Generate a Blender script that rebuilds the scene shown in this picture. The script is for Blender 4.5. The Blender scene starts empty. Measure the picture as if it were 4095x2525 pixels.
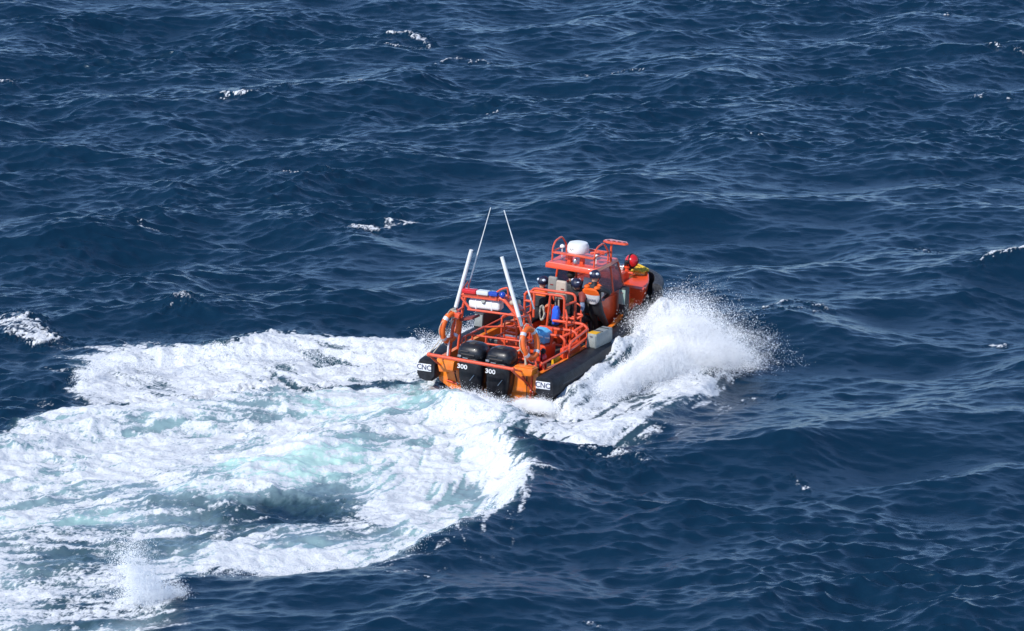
import bpy, bmesh, math, numpy as np
from mathutils import Vector, Matrix
R = math.radians
scene = bpy.context.scene
col = scene.collection

# ------------------------------------------------------------------ camera, world, sun, exposure
CAMH, PITCH, HFOV, PW, PH = 25.3, 12.3, 12.0, 4095.0, 2525.0
cam_d = bpy.data.cameras.new('camera'); cam = bpy.data.objects.new('camera', cam_d); col.objects.link(cam)
cam.location = (0, 0, CAMH); cam.rotation_euler = (R(90 - PITCH), 0, 0)
cam_d.sensor_width = 36; cam_d.lens = 18 / math.tan(R(HFOV / 2)); cam_d.clip_start = 1; cam_d.clip_end = 20000
scene.camera = cam
SUN_AZ, SUN_EL = 222, 42            # azimuth clockwise from +Y
world = bpy.data.worlds.new('World'); scene.world = world; world.use_nodes = True
wn = world.node_tree; bg = wn.nodes['Background']
sky = wn.nodes.new('ShaderNodeTexSky'); sky.sky_type = 'NISHITA'; sky.sun_disc = False
sky.sun_elevation = R(SUN_EL); sky.sun_rotation = R(SUN_AZ); sky.air_density = 1.0; sky.dust_density = 0.0; sky.ozone_density = 4.7; sky.altitude = 2500
wn.links.new(sky.outputs[0], bg.inputs[0]); bg.inputs[1].default_value = 0.15
sd = bpy.data.lights.new('sun', 'SUN'); sun = bpy.data.objects.new('sun', sd); col.objects.link(sun)
sd.energy = 3.4; sd.angle = R(0.5); sd.color = (1.0, 0.965, 0.91)
sv = Vector((math.sin(R(SUN_AZ)) * math.cos(R(SUN_EL)), math.cos(R(SUN_AZ)) * math.cos(R(SUN_EL)), math.sin(R(SUN_EL))))
sun.rotation_euler = sv.to_track_quat('Z', 'Y').to_euler()
vs = scene.view_settings; vs.view_transform = 'Standard'; vs.look = 'None'; vs.exposure = 0.45; vs.gamma = 1
scene.cycles.max_bounces = 14; scene.cycles.diffuse_bounces = 10; scene.cycles.transparent_max_bounces = 32; scene.cycles.transmission_bounces = 10
scene.cycles.sample_clamp_indirect = 8

# ------------------------------------------------------------------ helpers
FL = (PW / 2) / math.tan(R(HFOV / 2))
def G(v):
    """photo position on a 2452 px wide print -> point on the mean sea level"""
    px, py = v[0] * PW / 2452.0, v[1] * PW / 2452.0
    d = Vector((px - PW / 2, FL * math.cos(R(PITCH)) - (py - PH / 2) * math.sin(R(PITCH)), -FL * math.sin(R(PITCH)) - (py - PH / 2) * math.cos(R(PITCH))))
    t = -CAMH / d.z
    return (d.x * t, d.y * t)

def mat(name, base, rough=0.5, metal=0.0, var=0.0, vscale=8.0, bump=0.0, bscale=60.0, trans=0.0, alpha=1.0, coat=0.0, var_col=None, spec=0.5):
    m = bpy.data.materials.new(name); m.use_nodes = True; nt = m.node_tree; b = nt.nodes['Principled BSDF']
    b.inputs['Base Color'].default_value = (*base, 1); b.inputs['Roughness'].default_value = rough
    b.inputs['Metallic'].default_value = metal; b.inputs['Transmission Weight'].default_value = trans
    b.inputs['Alpha'].default_value = alpha; b.inputs['Coat Weight'].default_value = coat
    b.inputs['Specular IOR Level'].default_value = spec
    tc = nt.nodes.new('ShaderNodeTexCoord')
    if var > 0:
        n = nt.nodes.new('ShaderNodeTexNoise'); n.inputs['Scale'].default_value = vscale; n.inputs['Detail'].default_value = 6; n.inputs['Roughness'].default_value = 0.65
        nt.links.new(tc.outputs['Object'], n.inputs['Vector'])
        r = nt.nodes.new('ShaderNodeValToRGB'); r.color_ramp.elements[0].position = 0.38; r.color_ramp.elements[1].position = 0.68
        vc = var_col or tuple(c * (1 - var) for c in base)
        r.color_ramp.elements[0].color = (*base, 1); r.color_ramp.elements[1].color = (*[base[i] * (1 - var) + vc[i] * var for i in range(3)], 1)
        nt.links.new(n.outputs['Fac'], r.inputs['Fac']); nt.links.new(r.outputs['Color'], b.inputs['Base Color'])
    if bump > 0:
        n2 = nt.nodes.new('ShaderNodeTexNoise'); n2.inputs['Scale'].default_value = bscale; n2.inputs['Detail'].default_value = 4
        nt.links.new(tc.outputs['Object'], n2.inputs['Vector'])
        bp = nt.nodes.new('ShaderNodeBump'); bp.inputs['Strength'].default_value = bump; bp.inputs['Distance'].default_value = 0.02
        nt.links.new(n2.outputs['Fac'], bp.inputs['Height']); nt.links.new(bp.outputs['Normal'], b.inputs['Normal'])
    return m

ORANGE = (0.80, 0.078, 0.018)
M = dict(
    orange=mat('orange_paint', ORANGE, 0.34, var=0.55, vscale=3.5, var_col=(0.50, 0.055, 0.02), bump=0.15, bscale=9, coat=0.3),
    rail=mat('orange_rail_paint', (0.80, 0.105, 0.036), 0.34, var=0.7, vscale=16, var_col=(0.42, 0.05, 0.03), coat=0.3),
    hullorange=mat('hull_orange_paint', (0.90, 0.25, 0.022), 0.28, var=0.6, vscale=4, var_col=(0.62, 0.09, 0.015), bump=0.2, bscale=6, coat=0.4),
    deck=mat('deck_coating', (0.055, 0.05, 0.048), 0.75, var=0.5, vscale=6, bump=0.3),
    black=mat('black_rubber', (0.007, 0.0075, 0.010), 0.5, var=0.8, vscale=7, var_col=(0.028, 0.030, 0.038), bump=0.4, bscale=25, spec=.3),
    fender=mat('worn_fender_rubber', (0.020, 0.020, 0.024), 0.6, var=0.9, vscale=16, var_col=(0.085, 0.085, 0.09), bump=0.5, bscale=30),
    engine=mat('engine_paint', (0.006, 0.0065, 0.009), 0.36, var=0.7, vscale=12, var_col=(0.02, 0.022, 0.028), coat=0.15, spec=.35, bump=0.1, bscale=40),
    white=mat('white_gelcoat', (0.78, 0.78, 0.76), 0.35, var=0.35, vscale=6, var_col=(0.55, 0.54, 0.5)),
    plate=mat('plate_white', (0.78, 0.78, 0.78), 0.5, var=0.4, vscale=20, var_col=(0.4, 0.4, 0.42)),
    ink=mat('dark_blue_ink', (0.02, 0.03, 0.09), 0.6, var=.6, vscale=30, var_col=(.3, .3, .34)),
    steel=mat('stainless_steel', (0.55, 0.55, 0.56), 0.3, metal=0.9, var=0.4, vscale=20),
    beige=mat('beige_vinyl', (0.47, 0.39, 0.31), 0.55, var=0.35, vscale=9, var_col=(0.33, 0.24, 0.19), bump=0.2),
    greybeige=mat('grey_vinyl', (0.25, 0.235, 0.21), 0.6, var=0.35, vscale=9, bump=0.2),
    grey=mat('grey_box_plastic', (0.30, 0.32, 0.30), 0.5, var=0.5, vscale=8, var_col=(0.14, 0.15, 0.15), bump=0.25),
    darkbox=mat('dark_box_plastic', (0.035, 0.033, 0.036), 0.5, var=0.5, vscale=8),
    greenish=mat('pale_green_panel', (0.33, 0.44, 0.38), 0.45, var=0.5, vscale=5, var_col=(0.15, 0.22, 0.2)),
    glass=mat('pink_reflection_window', (0.30, 0.17, 0.18), 0.12, alpha=.38, spec=0.4),  # pink base colour stands in for reddish cabin reflections in the panes
    red=mat('red_plastic', (0.62, 0.012, 0.016), 0.3, var=0.4, vscale=10, coat=0.4),
    blue=mat('blue_plastic', (0.01, 0.05, 0.36), 0.25, coat=0.4),
    clear=mat('clear_lens', (0.62, 0.62, 0.6), 0.2, coat=0.5),
    bluebag=mat('blue_fabric', (0.012, 0.09, 0.62), 0.6, bump=0.6, bscale=18, var=0.5, vscale=10, var_col=(0.03, 0.2, 0.8)),
    cyan=mat('light_blue_fabric', (0.08, 0.42, 0.72), 0.6, bump=0.7, bscale=18, var=0.4, vscale=12, var_col=(0.5, 0.65, 0.8)),
    yellow=mat('yellow_paint', (0.80, 0.42, 0.01), 0.5, var=0.5, vscale=14),
    yrope=mat('yellow_rope', (0.72, 0.50, 0.04), 0.8, bump=0.8, bscale=80, var=0.5, vscale=20, var_col=(0.5, 0.3, 0.05)),
    rope=mat('cream_rope', (0.55, 0.50, 0.40), 0.85, bump=0.8, bscale=90, var=0.5, vscale=30),
    suit=mat('black_drysuit', (0.010, 0.011, 0.014), 0.62, var=0.7, vscale=9, var_col=(0.03, 0.032, 0.04), bump=0.5, bscale=14),
    vestor=mat('orange_vest', (0.85, 0.13, 0.01), 0.6, bump=0.5, bscale=12, var=0.4, vscale=8),
    vestwh=mat('white_vest', (0.78, 0.78, 0.78), 0.6, bump=0.4, bscale=12, var=0.35, vscale=14),
    skin=mat('skin', (0.50, 0.27, 0.18), 0.5, var=0.3, vscale=12),
    hair=mat('dark_hair', (0.02, 0.014, 0.01), 0.7),
    helmet=mat('navy_helmet', (0.008, 0.013, 0.042), 0.5, var=.4, vscale=12),
    helmetwh=mat('white_helmet_decal', (0.62, 0.66, 0.72), 0.25, coat=0.5),
    maroon=mat('maroon_sleeve', (0.20, 0.03, 0.022), 0.65, bump=0.4, bscale=14),
    glove=mat('grey_glove', (0.22, 0.27, 0.38), 0.7, bump=0.4, bscale=20, var=0.4, vscale=20),
    ring=mat('orange_life_ring', (0.85, 0.16, 0.02), 0.5, var=0.4, vscale=9, var_col=(0.6, 0.07, 0.02)),
    reflect=mat('reflective_tape', (0.62, 0.62, 0.65), 0.3, metal=0.2),
)

class MB:
    """collects shapes and links them as one mesh"""
    def __init__(s): s.bm = bmesh.new()
    def _add(s, verts, faces, smooth=False):
        vs_ = [s.bm.verts.new(v) for v in verts]
        for f in faces:
            try:
                fc = s.bm.faces.new([vs_[i] for i in f]); fc.smooth = smooth
            except ValueError: pass
        return vs_
    def box(s, c, d, rot=None, bev=0.012, seg=2, taper=None):
        t = bmesh.new(); bmesh.ops.create_cube(t, size=1.0)
        for v in t.verts:
            v.co = Vector((v.co.x * d[0], v.co.y * d[1], v.co.z * d[2]))
            if taper and v.co.z > 0: v.co.x *= taper[0]; v.co.y *= taper[1]
        if bev > 0: bmesh.ops.bevel(t, geom=t.edges[:], offset=min(bev, min(d) * 0.4), segments=seg, affect='EDGES', profile=0.5)
        mt = Matrix.Translation(c) @ (rot if rot is not None else Matrix.Identity(4))
        bmesh.ops.transform(t, matrix=mt, verts=t.verts)
        s._merge(t); return s
    def _merge(s, t, smooth=None):
        mp = {}
        for v in t.verts: mp[v] = s.bm.verts.new(v.co)
        for f in t.faces:
            try:
                n = s.bm.faces.new([mp[v] for v in f.verts]); n.smooth = f.smooth if smooth is None else smooth
            except ValueError: pass
        t.free()
    def sphere(s, c, r, sc=(1, 1, 1), rot=None, seg=20):
        t = bmesh.new(); bmesh.ops.create_uvsphere(t, u_segments=seg, v_segments=seg // 2 + 1, radius=r)
        mt = Matrix.Translation(c) @ (rot if rot is not None else Matrix.Identity(4)) @ Matrix.Diagonal((*sc, 1))
        bmesh.ops.transform(t, matrix=mt, verts=t.verts); s._merge(t, True); return s
    def tube(s, pts, r, n=10, closed=False, fillet=0.0, caps=True):
        P = [Vector(p) for p in pts]
        if fillet > 0:
            Q = []; m = len(P)
            rng = range(m) if closed else range(1, m - 1)
            if not closed: Q.append(P[0])
            for i in rng:
                a, b, c_ = P[i - 1], P[i], P[(i + 1) % m]
                f = min(fillet, (a - b).length * 0.48, (c_ - b).length * 0.48)
                p0 = b + (a - b).normalized() * f; p1 = b + (c_ - b).normalized() * f
                for k in range(6):
                    t = k / 5; Q.append(p0 * (1 - t) ** 2 + b * 2 * t * (1 - t) + p1 * t * t)
            if not closed: Q.append(P[-1])
            P = Q
        rr = r if isinstance(r, (list, tuple)) else [r] * len(P)
        m = len(P); T = []
        for i in range(m):
            a = P[i - 1] if (i > 0 or closed) else P[i]; b = P[(i + 1) % m] if (i < m - 1 or closed) else P[i]
            T.append((b - a).normalized())
        up = Vector((0, 0, 1)) if abs(T[0].z) < 0.9 else Vector((1, 0, 0))
        nrm = T[0].cross(up).normalized(); rings = []
        for i in range(m):
            nrm = (nrm - T[i] * nrm.dot(T[i])).normalized(); bn = T[i].cross(nrm)
            rings.append([s.bm.verts.new(P[i] + (nrm * math.cos(2 * math.pi * k / n) + bn * math.sin(2 * math.pi * k / n)) * rr[i]) for k in range(n)])
        for i in range(m if closed else m - 1):
            A, B = rings[i], rings[(i + 1) % m]
            for k in range(n):
                f = s.bm.faces.new((A[k], A[(k + 1) % n], B[(k + 1) % n], B[k])); f.smooth = True
        if caps and not closed:
            s.bm.faces.new(rings[0][::-1]); s.bm.faces.new(rings[-1])
        return s
    def loft(s, secs, closed=True, caps=True, smooth=True):
        """sections: equal-length lists of points"""
        rings = [[s.bm.verts.new(p) for p in sec] for sec in secs]; n = len(rings[0])
        for A, B in zip(rings, rings[1:]):
            for k in range(n if closed else n - 1):
                f = s.bm.faces.new((A[k], A[(k + 1) % n], B[(k + 1) % n], B[k])); f.smooth = smooth
        if caps and closed:
            s.bm.faces.new(rings[0][::-1]); s.bm.faces.new(rings[-1])
        return s
    def lathe(s, prof, c, axis=Matrix.Identity(4), n=24):
        secs = []
        mt = Matrix.Translation(c) @ axis
        for r, z in prof: secs.append([mt @ Vector((r * math.cos(2 * math.pi * k / n), r * math.sin(2 * math.pi * k / n), z)) for k in range(n)])
        return s.loft(secs)
    def prism(s, poly, y0, y1, plane='xz', bev=0.0):
        t = bmesh.new()
        def P(a, b, y): return {'xz': (a, y, b), 'yz': (y, a, b), 'xy': (a, b, y)}[plane]
        A = [t.verts.new(P(a, b, y0)) for a, b in poly]; B = [t.verts.new(P(a, b, y1)) for a, b in poly]; n = len(poly)
        t.faces.new(A[::-1]); t.faces.new(B)
        for k in range(n): t.faces.new((A[k], A[(k + 1) % n], B[(k + 1) % n], B[k]))
        bmesh.ops.recalc_face_normals(t, faces=t.faces)
        if bev > 0: bmesh.ops.bevel(t, geom=t.edges[:], offset=bev, segments=2, affect='EDGES', profile=0.5)
        s._merge(t); return s
    def build(s, name, m, parent=None, angle=40, flat=False):
        bmesh.ops.recalc_face_normals(s.bm, faces=s.bm.faces[:])
        me = bpy.data.meshes.new(name); s.bm.to_mesh(me); s.bm.free()
        if not flat:
            for p in me.polygons: p.use_smooth = True
            me.set_sharp_from_angle(angle=R(angle))
        me.materials.append(m)
        o = bpy.data.objects.new(name, me); col.objects.link(o)
        if parent: o.parent = parent
        return o

def tag(o, label=None, cat=None, group=None, kind=None):
    if label: o['label'] = label
    if cat: o['category'] = cat
    if group: o['group'] = group
    if kind: o['kind'] = kind
    return o
def text(name, body, size, m, parent, mtx, depth=0.004, sx=1.0, bold=0.0):
    cu = bpy.data.curves.new(name, 'FONT'); cu.body = body; cu.size = size; cu.extrude = depth; cu.align_x = 'CENTER'; cu.align_y = 'CENTER'; cu.offset = bold
    tmp = bpy.data.objects.new(name + '_tmp', cu); col.objects.link(tmp)
    dg = bpy.context.evaluated_depsgraph_get(); me = bpy.data.meshes.new_from_object(tmp.evaluated_get(dg)); me.name = name
    bpy.data.objects.remove(tmp); bpy.data.curves.remove(cu)
    me.transform(mtx @ Matrix.Diagonal((sx, 1, 1, 1))); me.materials.clear(); me.materials.append(m)
    o = bpy.data.objects.new(name, me); col.objects.link(o); o.parent = parent; return o
def RX(a): return Matrix.Rotation(R(a), 4, 'X')
def RY(a): return Matrix.Rotation(R(a), 4, 'Y')
def RZ(a): return Matrix.Rotation(R(a), 4, 'Z')

# ------------------------------------------------------------------ pose of the boat on the sea
BM = Matrix.Translation((-0.68, 107.10, 0.0)) @ RZ(-28) @ RX(1.5) @ RY(3)
def at_boat(name, loc, rz=0, rot=None):
    o = bpy.data.objects.new(name, None); col.objects.link(o); o.empty_display_size = 0.2
    o.matrix_world = BM @ Matrix.Translation(loc) @ (rot if rot is not None else RZ(rz)); return o
# ------------------------------------------------------------------ the sea: summed wave spectra, wake shapes and foam cover
rng = np.random.default_rng(7)
def spectrum_tile(N, L, lam, ang, spread, lmin, lmax, std, seed):
    g = np.random.default_rng(seed)
    f = np.fft.fftfreq(N, L / N) * 2 * np.pi
    kx, ky = np.meshgrid(f, f, indexing='ij'); k = np.hypot(kx, ky); k[0, 0] = 1
    kp = 2 * np.pi / lam; th = np.arctan2(ky, kx)
    S = np.exp(-1.25 * (kp / k) ** 2) / k ** 4
    d = np.cos((th - R(ang)) / 2) ** 2
    S = S * (d ** spread + 0.02)
    S = S * (k < 2 * np.pi / lmin) * (k > 2 * np.pi / lmax); S[0, 0] = 0
    h = np.sqrt(S) * (g.normal(size=(N, N)) + 1j * g.normal(size=(N, N)))
    H = np.fft.ifft2(h).real; sc = std / H.std()
    DX = np.fft.ifft2(1j * kx / k * h).real * sc; DY = np.fft.ifft2(1j * ky / k * h).real * sc
    return [a.astype(np.float32) for a in (H * sc, DX, DY)]
def sample(T, L, x, y):
    N = T.shape[0]; u = (x / L * N) % N; v = (y / L * N) % N
    i = u.astype(np.int32) % N; j = v.astype(np.int32) % N; a = u - np.floor(u); b = v - np.floor(v); i1 = (i + 1) % N; j1 = (j + 1) % N
    return (T[i, j] * (1 - a) + T[i1, j] * a) * (1 - b) + (T[i, j1] * (1 - a) + T[i1, j1] * a) * b
def noise_tile(N, power, seed, lo=1, hi=None):
    g = np.random.default_rng(seed); f = np.fft.fftfreq(N) * N
    a, b = np.meshgrid(f, f, indexing='ij'); k = np.hypot(a, b); k[0, 0] = 1
    s = k ** (-power) * (k >= lo) * ((k <= hi) if hi else 1)
    t = np.fft.ifft2(s * np.fft.fft2(g.normal(size=(N, N)))).real; t -= t.mean(); return (t / t.std()).astype(np.float32)
def grow(a, b, step, end, g):
    xs = list(np.arange(a, b, step)); s = step; x = xs[-1]; out = []
    while x < end: s *= g; x += s; out.append(x)
    s = step; x = a; pre = []
    return xs, out
def axis(a, b, step, lo, hi, g=1.16):
    mid = list(np.arange(a, b + 1e-6, step)); s, x, post = step, mid[-1], []
    while x < hi: s *= g; x += s; post.append(x)
    s, x, pre = step, mid[0], []
    while x > lo: s *= g; x -= s; pre.append(x)
    return np.array(pre[::-1] + mid + post), len(pre), len(mid)
DXs, DYs = 0.04, 0.062
ax, ax0, axn = axis(-19.5, 19.5, DXs, -6000, 6000); ay, ay0, ayn = axis(84, 171, DYs, -3000, 12000)
X, Y = np.meshgrid(ax, ay, indexing='ij'); X = X.astype(np.float32); Y = Y.astype(np.float32)
far = np.clip(1 - (np.maximum(np.maximum(np.abs(X) - 19.5, 84 - Y), Y - 171)) / 40, 0, 1); far = far * far * (3 - 2 * far)
far2 = np.clip(1 - (np.maximum(np.maximum(np.abs(X) - 19.5, 84 - Y), Y - 171)) / 400, 0, 1)

# polygons and strokes on the sea, measured once at 0.12 m and read back smoothly
CX0, CY0, CS = -20.0, 82.0, 0.12
cgx, cgy = np.meshgrid(np.arange(CX0, 20, CS), np.arange(CY0, 173, CS), indexing='ij')
def seg_dist(px, py, a, b):
    ex, ey = b[0] - a[0], b[1] - a[1]; t = np.clip(((px - a[0]) * ex + (py - a[1]) * ey) / (ex * ex + ey * ey + 1e-9), 0, 1)
    return np.hypot(px - a[0] - t * ex, py - a[1] - t * ey), t
def sdf(poly):
    P = [G(p) for p in poly]; d = np.full(cgx.shape, 1e9); ins = np.zeros(cgx.shape, bool)
    for i in range(len(P)):
        a, b = P[i - 1], P[i]; d = np.minimum(d, seg_dist(cgx, cgy, a, b)[0])
        c = ((a[1] > cgy) != (b[1] > cgy)) & (cgx < (b[0] - a[0]) * (cgy - a[1]) / (b[1] - a[1] + 1e-12) + a[0]); ins ^= c
    return np.where(ins, d, -d).astype(np.float32)       # positive inside
def stroke(pts, side=0):
    """signed distance to a polyline and the value carried along it; pts = (u, v, value)"""
    P = [G(p) for p in pts]; V = [p[2] for p in pts]; d = np.full(cgx.shape, 1e9); val = np.zeros(cgx.shape); sg = np.ones(cgx.shape)
    for i in range(len(P) - 1):
        di, t = seg_dist(cgx, cgy, P[i], P[i + 1]); m = di < d
        cr = (P[i + 1][0] - P[i][0]) * (cgy - P[i][1]) - (P[i + 1][1] - P[i][1]) * (cgx - P[i][0])
        val = np.where(m, V[i] * (1 - t) + V[i + 1] * t, val); sg = np.where(m, np.sign(cr), sg); d = np.where(m, di, d)
    return (d * sg).astype(np.float32), val.astype(np.float32)
def up(C, x, y):
    u = np.clip((x - CX0) / CS, 0, C.shape[0] - 1.01); v = np.clip((y - CY0) / CS, 0, C.shape[1] - 1.01)
    i = u.astype(np.int32); j = v.astype(np.int32); a = u - i; b = v - j
    return (C[i, j] * (1 - a) + C[i + 1, j] * a) * (1 - b) + (C[i, j + 1] * (1 - a) + C[i + 1, j + 1] * a) * b
def ss(a, b, x):
    t = np.clip((x - a) / (b - a), 0, 1); return t * t * (3 - 2 * t)

# everything below works on the fine part of the grid
sl = (slice(ax0, ax0 + axn), slice(ay0, ay0 + ayn)); x, y = X[sl], Y[sl]
n1 = noise_tile(1024, 1.6, 1, 2, 300); n2 = noise_tile(1024, 1.2, 2, 6, 500); n3 = noise_tile(1024, 1.6, 3, 2, 300); n4 = noise_tile(1024, 0.9, 4, 20, 512)
N1 = sample(n1, 23, x, y * 0.6); N2 = sample(n2, 13, x, y * 0.6); N3 = sample(n3, 19, x + 5, y * 0.6 + 3); N4 = sample(n4, 11, x + 2, y * 0.7)
wx = x + 0.16 * N1 + 0.05 * N4; wy = y + 0.45 * N3 + 0.12 * N4

WAKE = [(1130,985),(1060,930),(960,948),(800,955),(640,955),(420,965),(250,985),(100,1025),(-80,1085),(-300,1180),(-300,1700),(250,1600),(400,1500),(428,1450),(415,1408),(480,1388),(560,1385),(720,1392),(830,1370),(900,1365),(960,1350),(1040,1320),(1130,1285),(1215,1235),(1250,1170),(1245,1125),(1222,1075),(1290,1085),(1260,1000),(1220,975)]
FAR_WAVE = [(1070,838),(980,842),(880,836),(740,832),(610,824),(520,830),(400,838),(280,840),(250,862),(180,892),(185,925),(240,955),(420,968),(640,960),(800,955),(950,948),(1060,935)]
BOWFOAM = [(1225,1010),(1270,960),(1350,900),(1420,860),(1480,820),(1540,780),(1640,800),(1700,830),(1692,862),(1660,872),(1700,895),(1728,945),(1660,975),(1600,1005),(1582,1025),(1490,1068),(1400,1082),(1340,1104),(1290,1095),(1255,1070)]
sW, sF, sB = sdf(WAKE), sdf(FAR_WAVE), sdf(BOWFOAM)
dW, dF, dB = up(sW, wx, wy), up(sF, wx, wy), up(sB, wx, wy)
mW, mF, mB = ss(-0.18, 0.5, dW), ss(-0.18, 0.5, dF), ss(-0.18, 0.5, dB)

def blob(cu, cv, ru, rv, rot=0):
    """soft ellipse on the sea given on the print, 1 in the middle"""
    c = G((cu, cv)); e = G((cu + ru, cv)); t = G((cu, cv - rv)); a = abs(e[0] - c[0]); b = abs(t[1] - c[1])
    ca, sa = math.cos(R(rot)), math.sin(R(rot)); px, py = (wx - c[0]) / a, (wy - c[1]) / b
    px, py = px * ca + py * sa, -px * sa + py * ca
    return np.exp(-1.6 * (px * px + py * py))

# --- height of the wake
HW = np.zeros_like(x)
def ridge(pts, wl, wr, wid_noise=0.0):
    d, v = stroke(pts)
    return up((v * np.exp(-(d / np.where(d > 0, wl, wr)) ** 2)).astype(np.float32), x + 0.12 * N1, y + 0.2 * N3)
HW += ridge([(1135,1050,.15),(1200,1095,.5),(1238,1150,.62),(1225,1225,.5),(1120,1290,.38),(1010,1335,.30),(900,1370,.25),(720,1400,.18),(480,1400,.12)], 1.3, .42)   # outer crest of the turn
HW += ridge([(1080,1000,.35),(960,1010,.32),(830,1050,.34),(720,1110,.34),(600,1145,.3),(400,1200,.16)], 1.3, 1.1)     # churned middle
HW += ridge([(1050,850,.2),(860,845,.30),(600,840,.42),(300,855,.38),(200,900,.3)], .9, 1.6)
HW += ridge([(1000,955,.12),(700,975,.28),(400,1000,.3),(120,1050,.28),(-80,1110,.28)], 1.0, 1.6)
HW += ridge([(1250,1040,.18),(1380,1060,.22),(1530,1025,.25),(1640,950,.3),(1680,880,.35)], .9, .6)
HW += ridge([(1330,985,.12),(1430,930,.4),(1530,880,.85),(1600,852,1.15),(1665,848,.8),(1700,850,.25)], .62, .55) * (1 + .10 * N1 + .03 * N4)
HW -= .14 * blob(700,1220,170,40,8) + .08 * blob(560,1260,150,30) + .2 * blob(560,960,420,18) + .35 * blob(1300,1000,60,22,10)
NL = sample(noise_tile(1024, 1.9, 21, 8, 160), 17, x + 3, y * .75)
lump = np.abs(NL) * 0.018 + np.abs(N1) * 0.022 + np.abs(N4) * 0.006
mask_all = np.clip(mW + mF + mB, 0, 1)
HW += mask_all * (lump * 1.15 - 0.05)

HW += ridge([(1040,975,.05),(1110,1010,.24),(1180,1035,.40),(1225,1058,.2)], .7, .7) * (1 + .15 * N1)
# --- direction of the foam streaks, then line integral convolution of noise along it
def dirv(a, b):
    A, B = G(a), G(b); d = np.array([B[0] - A[0], B[1] - A[1]]); c = ((A[0] + B[0]) / 2, (A[1] + B[1]) / 2); return c, d / np.hypot(*d)
dirs = [dirv(a, b) for a, b in [((0,1250),(300,1215)),((400,1180),(760,1080)),((600,1330),(900,1290)),((900,1290),(1130,1190)),((1000,1180),(1180,1060)),((800,1000),(1050,965)),((250,1040),(500,1010)),
        ((260,860),(420,900)),((420,860),(640,950)),((700,860),(900,900)),((1290,1060),(1500,980)),((1400,960),(1600,850)),((1500,1010),(1680,910)),((60,1420),(360,1400)),((1180,1200),(1090,1290))]]
fx = np.zeros_like(x); fy = np.zeros_like(x)
for c, d in dirs:
    w = 1 / (0.3 + ((x - c[0]) / 1.2) ** 2 + ((y - c[1]) / 4.0) ** 2) ** 2; fx += w * d[0]; fy += w * d[1]
nn = np.hypot(fx, fy); fx /= nn; fy /= nn
# whirls bend the streaks
fx2 = fx + 0.25 * N3 * 0.5; fy2 = fy + 0.5 * N1 * 0.5; nn = np.hypot(fx2, fy2); fx2 /= nn; fy2 /= nn
def lic(src, step, n):
    I = np.arange(x.shape[0], dtype=np.float32)[:, None] * np.ones((1, x.shape[1]), np.float32); J = np.arange(x.shape[1], dtype=np.float32)[None, :] * np.ones((x.shape[0], 1), np.float32)
    acc = src.copy()
    for s_ in (1, -1):
        i, j = I.copy(), J.copy()
        for k in range(n):
            a = np.clip(i, 0, x.shape[0] - 1).astype(np.int32); b = np.clip(j, 0, x.shape[1] - 1).astype(np.int32)
            i += s_ * fx2[a, b] * step / DXs; j += s_ * fy2[a, b] * step / DYs
            a = np.clip(i, 0, x.shape[0] - 1).astype(np.int32); b = np.clip(j, 0, x.shape[1] - 1).astype(np.int32); acc += src[a, b]
    acc -= acc.mean(); return acc / acc.std()
white = rng.normal(size=x.shape).astype(np.float32)
w2 = noise_tile(2048, 0.6, 9, 20, 700)[:x.shape[0], :x.shape[1]] if x.shape[1] <= 2048 else white
L1 = lic(w2, 0.05, 12); L2 = lic(N2.astype(np.float32), 0.12, 12)
streak = 0.8 * L1 + 0.5 * L2 + 0.3 * N1; streak /= streak.std()
lumpy = 0.45 * N2 + 0.6 * N4 + 0.45 * N1 + 0.55 * L1; lumpy /= lumpy.std()

# --- foam cover wanted (0..1) and how milky the water is
cov = np.zeros_like(x); aer = np.zeros_like(x)
dens = 0.66 + 0.25 * blob(1130,1050,140,60,0) + .3 * blob(1180,1180,90,90) + .25 * blob(400,1080,420,45) - .22 * blob(690,1122,190,34,10) - .22 * blob(930,985,150,20) + .2 * blob(1030,1330,250,25,8)
dens = dens - .75 * blob(760,1195,110,36,12) - .85 * blob(600,1245,150,32,5) - .35 * blob(520,1290,260,30) - .38 * blob(850,1110,60,22,8) - .3 * blob(640,1320,260,20) - .35 * blob(250,1330,200,30) - .45 * blob(150,1480,260,40) - .25 * blob(300,1120,60,15) - .3 * blob(330,1170,70,15) - .25 * blob(900,960,200,10)
dens += .5 * np.exp(-(dW / .35) ** 2) * ss(-.1, .1, dW) * .5
cov = np.maximum(cov, mW * np.clip(dens, 0.10, 1.1))
dF_ = 0.92 + .45 * blob(330,850,160,30) + .35 * blob(560,855,260,28) + .2 * blob(450,900,250,30) - .3 * blob(950,945,200,14) - .25 * blob(300,915,60,8)
cov = np.maximum(cov, mF * np.clip(dF_, 0, 1.1))
dB_ = 0.74 + .5 * blob(1560,845,130,50) + .25 * blob(1400,1075,200,18,5) + .25 * blob(1650,940,70,30) - .22 * blob(1400,965,100,20,10) - .35 * blob(1330,1020,90,18) - .25 * blob(1640,905,50,10) - .3 * blob(1310,990,60,14,5)
cov = np.maximum(cov, mB * np.clip(dB_, 0, 1.1))
sk = np.clip(.35 + .5 * blob(1050,1180,260,150) + .6 * mF + .5 * mB + .4 * blob(650,1330,320,60) - .5 * blob(200,1080,300,60), 0, 1)
tex = lumpy * (1 - sk) + streak * sk; tex /= tex.std()
from math import erf
thr = 2.0 * (0.5 - cov) * 1.75
tex = tex * .85 + .5 * L1 * (.4 + .6 * sk); tex /= tex.std()
foam = ss(-1.1, 1.1, tex - thr) * (cov > 0.01)
HW += np.clip(cov * 1.4, 0, 1) * tex * .007
foam = np.maximum(foam, ss(0.9, 1.15, cov) * .85)
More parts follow.
